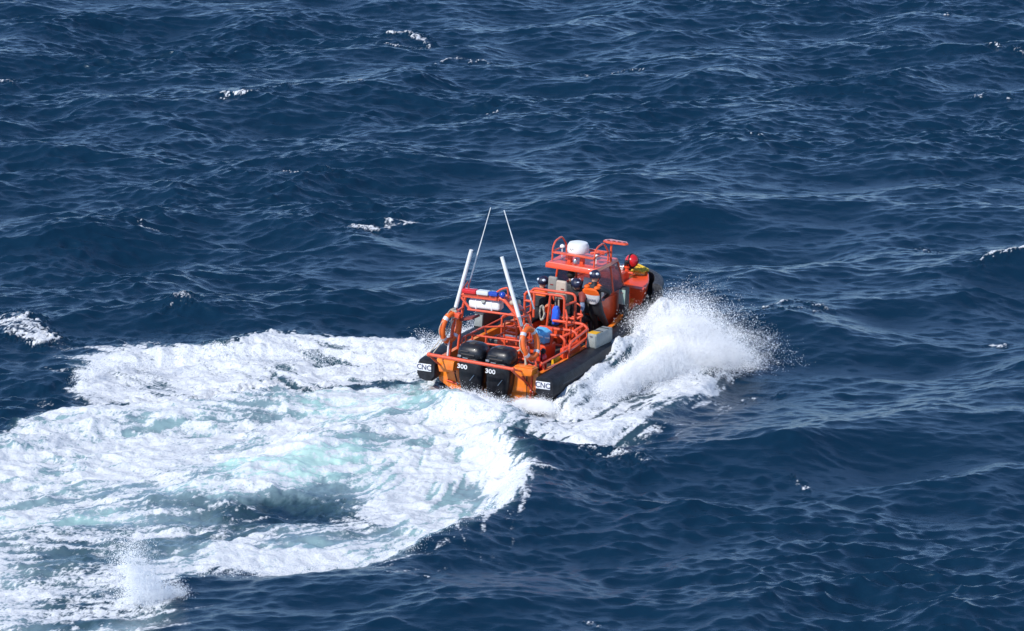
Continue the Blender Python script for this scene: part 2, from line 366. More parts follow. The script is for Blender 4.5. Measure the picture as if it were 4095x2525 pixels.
aer = np.maximum(mW * np.clip(.50 + .95 * blob(690,1125,200,42,10) + .6 * blob(900,985,160,24,4) + .35 * blob(480,1190,170,24) + .3 * blob(150,1250,250,30) - .42 * blob(680,1230,220,50,12) - .3 * blob(250,1440,330,80) - .25 * blob(560,1300,200,30) + .08 * N1, 0, 1), (.26 + .12 * blob(950,945,160,20)) * mF + .20 * mB)
# stray foam left on the open water: small breaking crests and flecks
caps = [((948,92),(985,88),(1028,102),7),((920,123),(960,130),(1000,128),4),((1050,158),(1090,140),(1180,150),3),((865,553),(880,552),(905,558),11),((905,550),(945,528),(990,527),8),((535,248),(570,244),(610,240),3.4),
        ((664,232),(668,231),(672,234),4),((-10,770),(20,790),(60,800),13),((40,765),(90,798),(170,826),8),((50,812),(110,822),(160,830),7),((2370,135),(2410,136),(2460,133),3.4),((2365,660),(2410,648),(2460,640),5.5),((1385,1108),(1430,1112),(1498,1116),9),((200,548),(230,546),(268,552),3),
        ((362,556),(390,558),(410,560),2.4),((675,412),(720,416),(810,410),2.4),((1372,175),(1395,180),(1412,182),3.2),((1480,178),(1510,176),(1550,180),2.2),((820,212),(845,210),(865,214),2.6),((1165,246),(1172,246),(1176,249),3),((2325,236),(2335,237),(2345,238),3),((2395,236),(2405,238),(2415,240),3),((2258,48),(2264,48),(2270,49),3),
        ((412,762),(424,758),(438,764),6),((1800,352),(1820,352),(1850,356),3),((1840,756),(1900,740),(2010,750),3),((1860,768),(1920,762),(1985,762),2.2),((518,838),(540,815),(570,826),4),((0,205),(20,200),(36,206),2.8),((1790,955),(1810,950),(1850,946),2.2),((2180,1610),(2200,1608),(2215,1610),3),((2395,800),(2410,806),(2425,812),3),((1420,1498),(1435,1502),(1448,1510),3),((1005,1392),(1010,1390),(1020,1392),2),((2195,592),(2205,595),(2215,597),3),((1900,1138),(1910,1140),(1930,1144),3.2)]
for a, b, c, wv in caps:
    P = [G(a), G(b), G(c)]; x0 = min(p[0] for p in P) - 1.5; x1 = max(p[0] for p in P) + 1.5; y0 = min(p[1] for p in P) - 4; y1 = max(p[1] for p in P) + 4
    i0, i1 = np.clip([int((x0 - ax[ax0]) / DXs), int((x1 - ax[ax0]) / DXs)], 0, axn); j0, j1 = np.clip([int((y0 - ay[ay0]) / DYs), int((y1 - ay[ay0]) / DYs)], 0, ayn)
    if i1 <= i0 or j1 <= j0: continue
    q = (slice(i0, i1), slice(j0, j1)); px, py = wx[q], wy[q]
    d1, _ = seg_dist(px, py / 1, P[0], P[1]); d2, _ = seg_dist(px, py, P[1], P[2]); d = np.minimum(d1, d2)
    w = wv * 0.0245 * .95
    m = np.exp(-(d / w) ** 2) * 1.1
    foam[q] = np.maximum(foam[q], ss(.25, 1.5, m + .55 * tex[q] * m))
    HW[q] += .10 * min(1, wv / 6) * np.exp(-(d / (w * 2.2)) ** 2)
# thin lace drifting around the wake edge
lace = np.exp(-(np.minimum(np.minimum(np.abs(dW), np.abs(dF)), np.abs(dB)) / .8) ** 2)
foam = np.maximum(foam, ss(1.5, 2.6, streak + 1.0 * lace) * .8 * lace)

# --- open water
A = spectrum_tile(1024, 131, 9.5, 122, 3, 2.2, 40, 0.145, 11)
A2 = spectrum_tile(1024, 97, 6.0, 70, 3, 1.4, 12, 0.046, 15)
B = spectrum_tile(1024, 37, 1.35, 84, 4, 0.30, 2.0, 0.0265, 12)
C = spectrum_tile(1024, 19, 0.6, 108, 3, 0.13, 0.8, 0.0084, 13)
def rotc(x, y, a): c, s_ = math.cos(R(a)), math.sin(R(a)); return x * c + y * s_, -x * s_ + y * c
Hh = np.zeros_like(X); Ox = np.zeros_like(X); Oy = np.zeros_like(X)
calm = np.ones_like(X); calm_f = 1 - .55 * ss(-3.5, .6, np.maximum(np.maximum(dW, dF), dB)); calm[sl] = calm_f
# the water right round the hull follows the wake, not the open waves
bl = np.array(BM.inverted())
lx = bl[0, 0] * X + bl[0, 1] * Y + bl[0, 3]; ly = bl[1, 0] * X + bl[1, 1] * Y + bl[1, 3]
dh = np.hypot(lx / 3.2, (ly - 3.5) / 6.5); calm *= ss(.55, 1.25, dh) * .9 + .1
patch = np.clip(1 + .2 * sample(n1, 210, X, Y) + .32 * sample(n3, 47, X, Y * .6), .62, 2.0)
for T, L, a, ch, k, fd in ((A, 131, 0, .8, calm, far2), (A2, 97, 13, .7, calm, far2), (B, 37, 21, .75, patch * (0.75 + .25 * calm), far), (C, 19, -17, .4, patch * (.85 + .15 * calm), far)):
    u, v = rotc(X * (.78 if L < 50 else .88), Y, a); h, dx, dy = (sample(t, L, u, v) for t in T)
    c, s_ = math.cos(R(a)), math.sin(R(a)); k = k * fd
    Hh += h * k; Ox += ch * k * (dx * c - dy * s_); Oy += ch * k * (dx * s_ + dy * c)
Hh[sl] += HW * ss(0, 2, 19.5 - np.abs(x)) 
# water piled up along both sides of the hull
Hh += .30 * np.exp(-((lx - 2.05) / .42) ** 2) * ss(-.3, .8, ly) * ss(7.4, 5.6, ly) + .16 * np.exp(-((lx + 2.0) / .45) ** 2) * ss(.3, 1.6, ly) * ss(7.0, 5.2, ly)
# keep water out of the hull
inside = ss(0, .25, 1.35 - np.abs(lx)) * ss(-.1, .2, ly + .05) * ss(0, .8, 7.6 - ly)
Hh = Hh * (1 - inside) + np.minimum(Hh, -0.12) * inside
FO = np.zeros_like(X); FO[sl] = foam; AE = np.zeros_like(X); AE[sl] = aer
verts = np.stack([X + Ox, Y + Oy, Hh], -1).reshape(-1, 3).astype(np.float32)
nx, ny = X.shape; idx = np.arange(nx * ny, dtype=np.int32).reshape(nx, ny)
quads = np.stack([idx[:-1, :-1], idx[1:, :-1], idx[1:, 1:], idx[:-1, 1:]], -1).reshape(-1, 4)
def np_mesh(name, verts, faces, k):
    me = bpy.data.meshes.new(name); me.vertices.add(len(verts)); me.vertices.foreach_set('co', verts.ravel())
    me.loops.add(faces.size); me.loops.foreach_set('vertex_index', faces.ravel().astype(np.int32))
    me.polygons.add(len(faces)); me.polygons.foreach_set('loop_start', np.arange(0, faces.size, k, dtype=np.int32))
    me.update(calc_edges=True); return me
sea_me = np_mesh('sea', verts, quads, 4); sea_me.polygons.foreach_set('use_smooth', np.ones(len(quads), bool))
for nm, arr in (('foam', FO), ('aer', AE)):
    at = sea_me.attributes.new(nm, 'FLOAT', 'POINT'); at.data.foreach_set('value', arr.ravel().astype(np.float32))

sm = bpy.data.materials.new('sea_water'); sm.use_nodes = True; nt = sm.node_tree; nd = nt.nodes; ln = nt.links; wb = nd['Principled BSDF']; out = nd['Material Output']
def node(t, **k):
    n = nd.new(t)
    for a, b in k.items(): setattr(n, a, b)
    return n
tc = node('ShaderNodeTexCoord')
at1 = node('ShaderNodeAttribute', attribute_name='foam'); at2 = node('ShaderNodeAttribute', attribute_name='aer')
mixc = node('ShaderNodeValToRGB'); cr = mixc.color_ramp; cr.elements[0].color = (0.003, 0.020, 0.043, 1); cr.elements[1].color = (0.47, 0.67, 0.60, 1)
for p_, c_ in ((.25, (.035, .075, .095, 1)), (.5, (.19, .28, .31, 1)), (.75, (.33, .52, .49, 1))): e_ = cr.elements.new(p_); e_.color = c_
ln.new(at2.outputs['Fac'], mixc.inputs['Fac']); ln.new(mixc.outputs['Color'], wb.inputs['Base Color'])
wb.inputs['IOR'].default_value = 1.333; wb.inputs['Roughness'].default_value = 0.24; wb.inputs['Specular Tint'].default_value = (.66, .85, 1, 1)
mp = node('ShaderNodeMapping'); mp.inputs['Scale'].default_value = (.5, 1, 1); mp.inputs['Rotation'].default_value = (0, 0, R(-12)); ln.new(tc.outputs['Object'], mp.inputs['Vector'])
rn = node('ShaderNodeTexNoise'); rn.inputs['Scale'].default_value = 6.5; rn.inputs['Detail'].default_value = 5; rn.inputs['Roughness'].default_value = .62; ln.new(mp.outputs['Vector'], rn.inputs['Vector'])
rb = node('ShaderNodeBump'); rb.inputs['Strength'].default_value = .38; rb.inputs['Distance'].default_value = .06; ln.new(rn.outputs['Fac'], rb.inputs['Height']); ln.new(rb.outputs['Normal'], wb.inputs['Normal'])
fb = node('ShaderNodeBsdfPrincipled'); fb.inputs['Base Color'].default_value = (.68, .70, .72, 1); fb.inputs['Roughness'].default_value = .8; fb.inputs['Specular IOR Level'].default_value = .2
fb.inputs['Subsurface Weight'].default_value = 0.0
fn = node('ShaderNodeTexNoise'); fn.inputs['Scale'].default_value = 15; fn.inputs['Detail'].default_value = 6; fn.inputs['Roughness'].default_value = .7; ln.new(tc.outputs['Object'], fn.inputs['Vector'])
fbp = node('ShaderNodeBump'); fbp.inputs['Strength'].default_value = .7; fbp.inputs['Distance'].default_value = .05; ln.new(fn.outputs['Fac'], fbp.inputs['Height']); ln.new(fbp.outputs['Normal'], fb.inputs['Normal'])
# foam amount broken up by the fine noise: foam + (noise-.5)*.9 -> threshold
sub = node('ShaderNodeMath', operation='SUBTRACT'); sub.inputs[1].default_value = .5; ln.new(fn.outputs['Fac'], sub.inputs[0])
mul = node('ShaderNodeMath', operation='MULTIPLY'); mul.inputs[1].default_value = 2.8; ln.new(sub.outputs[0], mul.inputs[0])
add = node('ShaderNodeMath', operation='ADD'); ln.new(at1.outputs['Fac'], add.inputs[0]); ln.new(mul.outputs[0], add.inputs[1])
mr = node('ShaderNodeMapRange', interpolation_type='SMOOTHSTEP'); mr.inputs['From Min'].default_value = .12; mr.inputs['From Max'].default_value = 1.0; ln.new(add.outputs[0], mr.inputs['Value'])
gate = node('ShaderNodeMath', operation='MULTIPLY'); g2 = node('ShaderNodeMapRange'); g2.inputs['From Min'].default_value = .02; g2.inputs['From Max'].default_value = .18; ln.new(at1.outputs['Fac'], g2.inputs['Value'])
ln.new(mr.outputs['Result'], gate.inputs[0]); ln.new(g2.outputs['Result'], gate.inputs[1])
mx = node('ShaderNodeMixShader'); ln.new(gate.outputs[0], mx.inputs['Fac']); ln.new(wb.outputs[0], mx.inputs[1]); ln.new(fb.outputs[0], mx.inputs[2]); ln.new(mx.outputs[0], out.inputs['Surface'])
sea_me.materials.append(sm)
sea = bpy.data.objects.new('sea', sea_me); col.objects.link(sea)
tag(sea, 'dark blue choppy sea with a broad white foaming wake', 'sea', kind='structure')
del verts, quads, X, Y

# ------------------------------------------------------------------ the rescue boat (x starboard, y forward, z up, metres)
boat = at_boat('rescue_boat', (0, 0, 0))
tag(boat, 'orange rigid hulled rescue boat with twin black outboards speeding over the sea', 'boat')
BY = [0.32, 1.5, 3.0, 4.4, 5.4, 6.2, 6.9, 7.45, 7.75]
BW = [1.30, 1.32, 1.26, 1.08, 0.90, 0.72, 0.50, 0.25, 0.06]
BT = [0.74, 0.80, 0.86, 0.94, 1.04, 1.14, 1.24, 1.31, 1.35]
BK = [-0.38, -0.38, -0.38, -0.34, -0.25, -0.08, 0.18, 0.48, 0.85]
secs = []
for y, w, t, k in zip(BY, BW, BT, BK):
    ch = k + 0.42 * (t - k) ; fl = min(0.52, t - .1); i = max(w - .10, .02); fl = max(fl, k + .12) if y > 6.5 else fl
    if y > 6.5: fl = t - .08
    secs.append([(-w, y, t), (-w * .86, y, ch), (-w * .42, y, k + (ch - k) * .42), (0, y, k), (w * .42, y, k + (ch - k) * .42), (w * .86, y, ch), (w, y, t), (i, y, t), (i, y, fl), (-i, y, fl), (-i, y, t)])
hb = MB().loft(secs, smooth=False); hull = hb.build('hull', M['hullorange'], boat, 30)
# transom with bolted brackets either side of the engines
tb = MB().prism([(-1.30, .74), (1.30, .80), (1.24, .30), (.62, .0), (0, -.40), (-.62, -.1), (-1.24, .22)], .22, .317, bev=.012)
tb.build('transom', M['hullorange'], boat)
def bracket(x0, x1, z0, z1):
    b = MB().prism([(x0, z1), (x1, z1), (x1 - .03, z0 + .05), (x0 + .08, z0)], -.08, .217, bev=.02)
    b.box(((x0 + x1) / 2, .06, z1 + .014), (x1 - x0 - .06, .20, .02))
    return b.build('stern_bracket', M['hullorange'], boat)
bracket(-1.16, -.70, .50, .80); bracket(.80, 1.30, .72, .93)
for a, b in (((-.74, .2, .74), (-.30, .2, -.25)), ((-1.12, .2, .55), (-.80, .2, .62)), ((1.16, .2, .8), (1.12, .2, .1)), ((.86, .2, .70), (1.22, .2, .28)), ((-1.02, .2, .25), (-.72, .2, .2))):
    MB().tube([a, b], .022, 8).build('transom_rib', M['orange'], boat)
MB().tube([(1.05, .12, .92), (1.045, .15, .62), (1.06, .17, .05)], .014, 8).build('drain_hose', M['black'], boat)
mb = MB(); mb.tube([(-.80, .16, .75), (-.79, .15, .45), (-.72, .17, .2)], .016, 8); mb.build('drain_hose', M['black'], boat)
# cockpit sole
fl = MB()
n = 7
for a, b, wa, wb in zip([.33, 1.5, 3.0, 4.4, 5.4], [1.5, 3.0, 4.4, 5.4, 6.1], [1.19, 1.21, 1.15, .97, .79], [1.21, 1.15, .97, .79, .64]):
    fl._add([(-wa, a, .526), (wa, a, .526), (wb, b, .526), (-wb, b, .526)], [(0, 1, 2, 3)])
bmesh.ops.remove_doubles(fl.bm, verts=fl.bm.verts[:], dist=.001); fl.build('deck', M['deck'], boat)
# side tubes
def tube_side(s):
    ys = [-.05, .02, .6, 1.5, 3.0, 4.4, 5.4, 6.2, 6.8, 7.25, 7.6, 7.8]
    cx = [1.60, 1.60, 1.61, 1.60, 1.50, 1.27, 1.07, .88, .68, .46, .24, .04]
    if s < 0: cx = [c - d for c, d in zip(cx, [.16, .16, .12, .08, .02, 0, 0, 0, 0, 0, 0, 0])]
    cz = [.54, .54, .56, .60, .63, .66, .70, .74, .78, .82, .86, .88]
    if s < 0: cz = [c - d for c, d in zip(cz, [.07, .07, .06, .03, 0, 0, 0, 0, 0, 0, 0, 0])]
    hw = [.22, .255, .265, .265, .25, .235, .22, .21, .21, .21, .21, .20]
    hh = [.235, .265, .27, .27, .27, .26, .26, .26, .26, .26, .26, .26]
    secs = []
    for i, y in enumerate(ys):
        j0, j1 = max(i - 1, 0), min(i + 1, len(ys) - 1)
        tx, ty = cx[j1] - cx[j0], ys[j1] - ys[j0]; L = math.hypot(tx, ty); nx_, ny_ = ty / L, -tx / L
        if i < 3: nx_, ny_ = 1, 0
        if i == len(ys) - 1: nx_, ny_ = .15, .98
        prof = [(-1, -.45), (-.55, -.92), (.1, -1), (.7, -.86), (1, -.4), (1, .35), (.78, .82), (.3, 1), (-.45, 1), (-1, .72)]
        secs.append([(s * (cx[i] + nx_ * a * hw[i]), y + ny_ * a * hw[i], cz[i] + b * hh[i]) for a, b in prof])
    o = MB().loft(secs).build('side_tube', M['black'], boat, 38)
    return o, s * cx[0], cz[0]
for s in (-1, 1):
    tb_, cx_, cz_ = tube_side(s)
    pl = MB().box((cx_ - .03, -.066, cz_ + .07), (.36, .018, .17), rot=RY(-2), bev=.006).build('name_plate', M['plate'], tb_)
    MB_t = Matrix.Translation((cx_ - .03, -.078, cz_ + .07)) @ RX(90)
    text('plate_lettering', 'CNC', .17, M['ink'], tb_, MB_t, .002, 1.0, .004)
# rub strips on the starboard tube and grab rope
for s in (-1, 1):
    mb = MB(); P = [(s * 1.86, .3, .60), (s * 1.855, 1.5, .62), (s * 1.74, 3.0, .70), (s * 1.50, 4.4, .80), (s * 1.29, 5.4, .90)]
    if s < 0: P = [(p[0] + .12 * max(0, 1 - p[1] / 3), p[1], p[2] - .06) for p in P]
    mb.tube(P, .022, 8, fillet=.5); mb.build('rub_strip', M['fender'], boat)
# bow fender: thick ribbed rubber round the stem
secs = []
for t in range(-9, 10):
    a = t / 9 * 1.22; sx_, cy_ = math.sin(a), math.cos(a); nx_, ny_ = sx_, cy_; top, bot = 1.36 + .10 * cy_, .66 + .10 * cy_
    px_, py_ = sx_ * .96, 6.26 + cy_ * 1.50; th_ = .03 if abs(t) == 9 else 1.0
    pr = []
    H_ = top - bot
    for k in range(13):
        z_ = bot + H_ * k / 12; bulge = .17 + .035 * (1 if k % 3 == 1 else (-.3 if k % 3 == 0 else .6)); bulge *= (.6 if k in (0, 12) else 1)
        pr.append((px_ + nx_ * bulge, py_ + ny_ * bulge, z_))
    pr += [(px_ - nx_ * .02, py_ - ny_ * .02, top), (px_ - nx_ * .02, py_ - ny_ * .02, bot)]
    secs.append(pr)
MB().loft(secs).build('bow_fender', M['fender'], boat, 35)
# raised foredeck with a stepped aft face
fd = MB()
fd.loft([[(-.88, 6.15, .96), (.88, 6.15, .96), (1.0, 6.15, 1.38), (-1.0, 6.15, 1.38)], [(-.74, 6.7, 1.0), (.74, 6.7, 1.0), (.82, 6.7, 1.43), (-.82, 6.7, 1.43)], [(-.46, 7.25, 1.05), (.46, 7.25, 1.05), (.53, 7.25, 1.47), (-.53, 7.25, 1.47)], [(-.18, 7.6, 1.1), (.18, 7.6, 1.1), (.22, 7.6, 1.49), (-.22, 7.6, 1.49)]], smooth=False)
bmesh.ops.bevel(fd.bm, geom=[e for e in fd.bm.edges], offset=.012, segments=2, affect='EDGES')
foredeck = fd.build('foredeck', M['orange'], boat, 30)
mb = MB(); mb.tube([(-.97, 6.17, 1.40), (-.80, 6.7, 1.45), (-.51, 7.25, 1.49), (-.18, 7.60, 1.51), (.18, 7.60, 1.51), (.51, 7.25, 1.49), (.80, 6.7, 1.45), (.97, 6.17, 1.40)], .022, 8, fillet=.2); mb.build('toe_rail', M['rail'], foredeck)
MB().box((-.05, 6.45, 1.50), (.60, .46, .26), bev=.03).build('deck_hatch', M['orange'], foredeck)
for xx in (-.16, .0, .16):
    MB().box((xx - .05, 6.215, 1.50), (.05, .02, .20), bev=.006).build('hatch_rib', M['rail'], foredeck)
mb = MB(); mb.lathe([(.05, 0), (.05, .36), (.075, .37), (.075, .41), (.02, .42)], (.22, 6.72, 1.33), n=14); mb.tube([(.06, 6.72, 1.58), (.38, 6.72, 1.58)], .026, 8); mb.build('tow_post', M['orange'], foredeck)
mb = MB(); mb.lathe([(.03, -.12), (.11, -.11), (.11, -.09), (.055, -.08), (.055, .08), (.11, .09), (.11, .11), (.03, .12)], (.02, 6.80, 1.66), RY(90), n=18); mb.box((.02, 6.80, 1.50), (.14, .12, .26), bev=.01); mb.build('anchor_winch', M['steel'], foredeck)
# lower bulwark amidships seen between cabin and foredeck
MB().box((0, 5.90, .86), (1.56, .44, .30), bev=.02).build('anchor_locker', M['orange'], boat)
# ---- cabin
cab = MB()
def wall(pts, x0, x1): cab.prism(pts, x0, x1, 'yz', bev=.006)
wall([(4.28, 1.46), (4.42, 1.20), (4.74, .86), (4.80, .535), (5.95, .535), (5.90, 1.30), (5.62, 1.50)], .69, .735)
wall([(4.75, 1.46), (4.80, .535), (5.95, .535), (5.90, 1.30), (5.62, 1.50)], -.735, -.69)
cab.prism([(-.685, .535), (.685, .535), (.685, 1.30), (-.685, 1.30)], 5.86, 5.90, 'xz')
cab.prism([(5.62, 1.44), (5.90, 1.26), (5.92, 1.30), (5.64, 1.49)], -.685, .685, 'yz')
cabin = cab.build('cabin', M['orange'], boat, 30)
mb = MB(); mb.tube([(.712, 4.26, 1.50), (.712, 4.34, 1.28), (.712, 4.52, 1.08), (.712, 4.70, .90), (.712, 4.76, .56)], .042, 8, fillet=.1); mb.box((.71, 4.25, 1.44), (.09, .10, .12)); mb.build('door_flange', M['orange'], cabin)
mb = MB()
for a, b in (((.70, 4.30, 1.50), (.62, 4.34, 2.17)), ((.70, 5.05, 1.50), (.62, 5.0, 2.17)), ((.70, 5.62, 1.50), (.60, 5.42, 2.17)), ((-.70, 5.62, 1.50), (-.60, 5.42, 2.17)), ((-.70, 4.78, 1.46), (-.62, 4.80, 2.17)), ((0, 5.64, 1.48), (0, 5.44, 2.17)), ((-.25, 4.95, .55), (-.22, 4.95, 2.17))):
    mb.tube([a, b], .028, 8)
mb.tube([(.70, 4.30, 1.50), (.70, 5.62, 1.50), (-.70, 5.62, 1.50), (-.70, 4.78, 1.47)], .024, 8); mb.build('window_frame', M['orange'], cabin)
def pane(a, b, c, d, nrm):
    m_ = MB(); nv = Vector(nrm) * .008; P = [Vector(q) for q in (a, b, c, d)]
    m_.loft([[p - nv for p in P], [p + nv for p in P]], smooth=False); return m_.build('window', M['glass'], cabin, 20)
pane((.695, 4.34, 1.53), (.695, 5.02, 1.53), (.622, 4.97, 2.15), (.622, 4.38, 2.15), (1, 0, .1))
pane((.695, 5.08, 1.53), (.695, 5.58, 1.53), (.612, 5.39, 2.15), (.622, 5.03, 2.15), (1, 0, .1))
pane((-.695, 4.82, 1.50), (-.695, 5.58, 1.53), (-.612, 5.39, 2.15), (-.622, 4.83, 2.15), (1, 0, -.1))
pane((-.67, 5.63, 1.52), (-.03, 5.63, 1.52), (-.03, 5.44, 2.15), (-.58, 5.44, 2.15), (0, 1, .3))
pane((.03, 5.63, 1.52), (.67, 5.63, 1.52), (.58, 5.44, 2.15), (.03, 5.44, 2.15), (0, 1, .3))
mb = MB(); mb.box((.05, 5.28, 1.20), (1.2, .40, .60), bev=.03); mb.box((.05, 5.20, 1.52), (1.1, .22, .08), rot=RX(25), bev=.02); dash = mb.build('dashboard', M['deck'], cabin)
MB().box((.14, 5.0, 1.66), (.40, .05, .26), rot=RX(-18), bev=.012).build('chart_screen', M['white'], dash)
MB().box((.42, 5.02, 1.50), (.20, .05, .12), rot=RX(-18), bev=.012).build('radio_panel', M['beige'], dash)
w_ = MB(); w_.tube([(.28 + .17 * math.cos(t), 4.94 + .05 * math.sin(t), 1.42 + .17 * math.sin(t)) for t in [k * math.pi / 10 for k in range(20)]], .014, 8, closed=True); w_.tube([(.28, 5.06, 1.42), (.28, 4.94, 1.42)], .025, 8); w_.tube([(.11, 4.94, 1.42), (.45, 4.94, 1.42)], .012, 6); w_.build('steering_wheel', M['black'], dash)
# roof
rf = MB().loft([[(-.60, 4.12, 2.19), (.70, 4.12, 2.19), (.68, 4.16, 2.26), (-.58, 4.16, 2.26)], [(-.64, 4.9, 2.20), (.70, 4.9, 2.20), (.68, 4.9, 2.27), (-.62, 4.9, 2.27)], [(-.60, 5.48, 2.18), (.60, 5.48, 2.18), (.58, 5.44, 2.25), (-.58, 5.44, 2.25)]], smooth=False)
roof = rf.build('roof', M['orange'], cabin, 30)
MB().box((.05, 4.10, 2.20), (1.31, .035, .12), rot=RX(-12), bev=.01).build('roof_lip', M['orange'], roof)
# radar mast on the roof
mast = MB()
mast.box((.03, 4.28, 2.48), (1.10, .13, .035), bev=.008); mast.box((.03, 4.98, 2.48), (1.10, .10, .03), bev=.008)
for xx in (-.52, .57):
    mast.tube([(xx, 4.26, 2.28), (xx, 4.26, 2.58), (xx, 4.38, 2.72), (xx, 4.70, 2.76), (xx, 4.80, 2.68), (xx, 4.98, 2.50), (xx, 4.98, 2.28)], .021, 8, fillet=.09)
    mast.tube([(xx, 4.26, 2.50), (xx, 4.98, 2.50)], .018, 8)
mast.box((-.14, 4.42, 2.36), (.09, .12, .21)); mast.box((.18, 4.42, 2.36), (.09, .12, .21)); mast.tube([(.60, 4.7, 2.50), (.50, 4.62, 2.55), (.3, 4.6, 2.5)], .03, 8)
radar_frame = mast.build('radar_frame', M['rail'], boat, 35)
MB().lathe([(.02, 0), (.20, .0), (.25, .02), (.262, .07), (.25, .17), (.215, .235), (.15, .255), (.02, .26)], (-.03, 4.60, 2.47), n=32).build('radar_dome', M['white'], radar_frame)
mb = MB(); mb.tube([(-.12, 4.362, 2.60), (-.08, 4.352, 2.56), (-.04, 4.352, 2.61), (.0, 4.352, 2.55)], .010, 6); mb.build('radar_emblem', M['darkbox'], radar_frame)
for (xx, yy, h) in ((-.42, 4.55, .26), (.44, 4.62, .13)):
    MB().lathe([(.012, 0), (.014, h), (.055, h + .02), (.06, h + .05), (.04, h + .08), (.01, h + .095)], (xx, yy, 2.265), n=16).build('gps_antenna', M['white'], roof)
MB().lathe([(.03, 0), (.05, .02), (.05, .09), (.03, .13), (.01, .14)], (.06, 4.30, 2.27), n=14).build('siren_horn', M['steel'], roof)
mb = MB(); mb.tube([(.62, 5.02, 2.20), (.62, 5.02, 2.70)], .028, 10); mb.build('light_pole', M['rail'], roof)
mb = MB(); mb.prism([(.42, 4.98), (.58, 4.92), (.98, 4.98), (1.04, 5.06), (.92, 5.22), (.50, 5.24), (.40, 5.12)], 2.705, 2.742, 'xy', bev=.006); pf = mb.build('light_platform', M['rail'], roof)
[MB().box((.52 + .14 * k, 5.07, 2.75), (.07, .03, .012), bev=.003).build('platform_slot', M['darkbox'], pf) for k in range(4)]
# ---- engines
def engine(cx, tilt):
    prof = [(1.0, -.0)]
    def sec(z, w, y0, y1, r=.35):
        out = []; yc, yl = (y0 + y1) / 2, (y1 - y0) / 2
        for k in range(20):
            a = 2 * math.pi * k / 20; ca, sa = math.cos(a), math.sin(a)
            e = 0.55; out.append((cx + tilt * (z - .9) + w * math.copysign(abs(ca) ** e, ca), yc + yl * math.copysign(abs(sa) ** e, sa), z))
        return out
    body = MB().loft([sec(-.45, .05, .0, .22), sec(-.22, .09, -.02, .28), sec(.02, .20, -.05, .30), sec(.22, .27, -.08, .34), sec(.45, .31, -.11, .36), sec(.72, .318, -.12, .38), sec(.92, .315, -.12, .38), sec(.935, .300, -.11, .37)])
    e = body.build('outboard_motor', M['engine'], boat, 50)
    cw = MB().loft([sec(.94, .305, -.115, .375), sec(.965, .335, -.145, .40), sec(1.05, .335, -.15, .41), sec(1.15, .315, -.12, .40), sec(1.22, .27, -.06, .36), sec(1.262, .19, .02, .30), sec(1.27, .05, .10, .22)])
    c = cw.build('cowling', M['engine'], e, 50)
    mb = MB(); mb.box((cx, -.168, 1.045), (.34, .03, .03), bev=.008); mb.box((cx - .1, -.155, 1.11), (.22, .03, .02), rot=RX(20), bev=.006); mb.box((cx, .12, 1.265), (.14, .22, .022), bev=.01); mb.build('air_intake', M['deck'], c)
    MB().box((cx - .22, -.16, .985), (.09, .012, .05), bev=.004).build('engine_emblem', M['steel'], c)
    MB().box((cx - .07, -.155, .955), (.13, .012, .022), bev=.003).build('engine_stripe', M['steel'], c)
    text('power_number', '300', .14, M['plate'], e, Matrix.Translation((cx - .15, -.136, .735)) @ RX(90) @ RZ(0), .004, 1.25, .003)
    mb = MB(); mb.tube([(cx + .05, -.13, .44), (cx + .15, -.118, .58)], .007, 6); mb.build('engine_scratch', M['steel'], e); mb = MB(); mb.box((cx - .16, -.10, .20), (.075, .02, .035), rot=RY(25), bev=.004); mb.build('engine_anode', M['steel'], e)
    mb = MB(); mb.lathe([(.012, -.16), (.05, -.14), (.06, 0), (.06, .14), (.02, .2)], (cx, -.02, -.42), RX(90), n=14)
    for k in range(3):
        mb.box((cx, -.12, -.42), (.05, .02, .34), rot=RY(120 * k) @ Matrix.Translation((0, 0, .12)), bev=.004)
    mb.build('propeller', M['steel'], e)
engine(-.31, -.02); engine(.41, .05)
# ---- stern guard rail
mb = MB(); mb.tube([(-1.06, -.60, 1.03), (1.08, -.60, 1.03)], .040, 12)
for s in (-1, 1):
    mb.sphere((s * 1.07, -.6, 1.03), .052); mb.tube([(s * 1.05, -.60, 1.0), (s * 1.05, -.3, .80), (s * 1.06, .2, .50)], .026, 8); mb.tube([(s * 1.05, -.58, 1.02), (s * 1.0, .2, .76)], .022, 8)
mb.build('stern_guard', M['rail'], boat)
# ---- arch
ay_ = .55
ar = MB()
ar.tube([(-1.17, ay_, .72), (-1.06, ay_, 1.75), (-.96, ay_, 2.20), (-.85, ay_, 2.22), (.10, ay_, 2.27), (.20, ay_, 2.24), (.56, ay_, 1.90), (.92, ay_, .80)], .040, 10, fillet=.10)
ar.tube([(-1.22, ay_ + .5, .72), (-1.08, ay_ + .42, 1.8), (-.96, ay_ + .38, 2.18), (.12, ay_ + .38, 2.24), (.58, ay_ + .42, 1.86), (.96, ay_ + .5, .82)], .034, 10, fillet=.12)
ar.tube([(-.72, ay_ - .02, 1.89), (.54, ay_ + .0, 1.93)], .026, 8); ar.tube([(-.95, ay_, 2.19), (-.66, ay_, 1.88)], .03, 8)
for xx in (-.80, -.35, .10): ar.tube([(xx, ay_, 2.23 + .05 * (xx + .8)), (xx, ay_ + .38, 2.19 + .05 * (xx + .8))], .022, 8)
ar.tube([(-1.06, ay_, 1.75), (-1.08, ay_ + .42, 1.78)], .026, 8); ar.tube([(.57, ay_, 1.88), (.59, ay_ + .42, 1.84)], .03, 8); ar.tube([(.74, ay_, 1.35), (.80, ay_ + .45, 1.35)], .026, 8); ar.tube([(-1.12, ay_, 1.2), (-1.16, ay_ + .46, 1.2)], .026, 8)
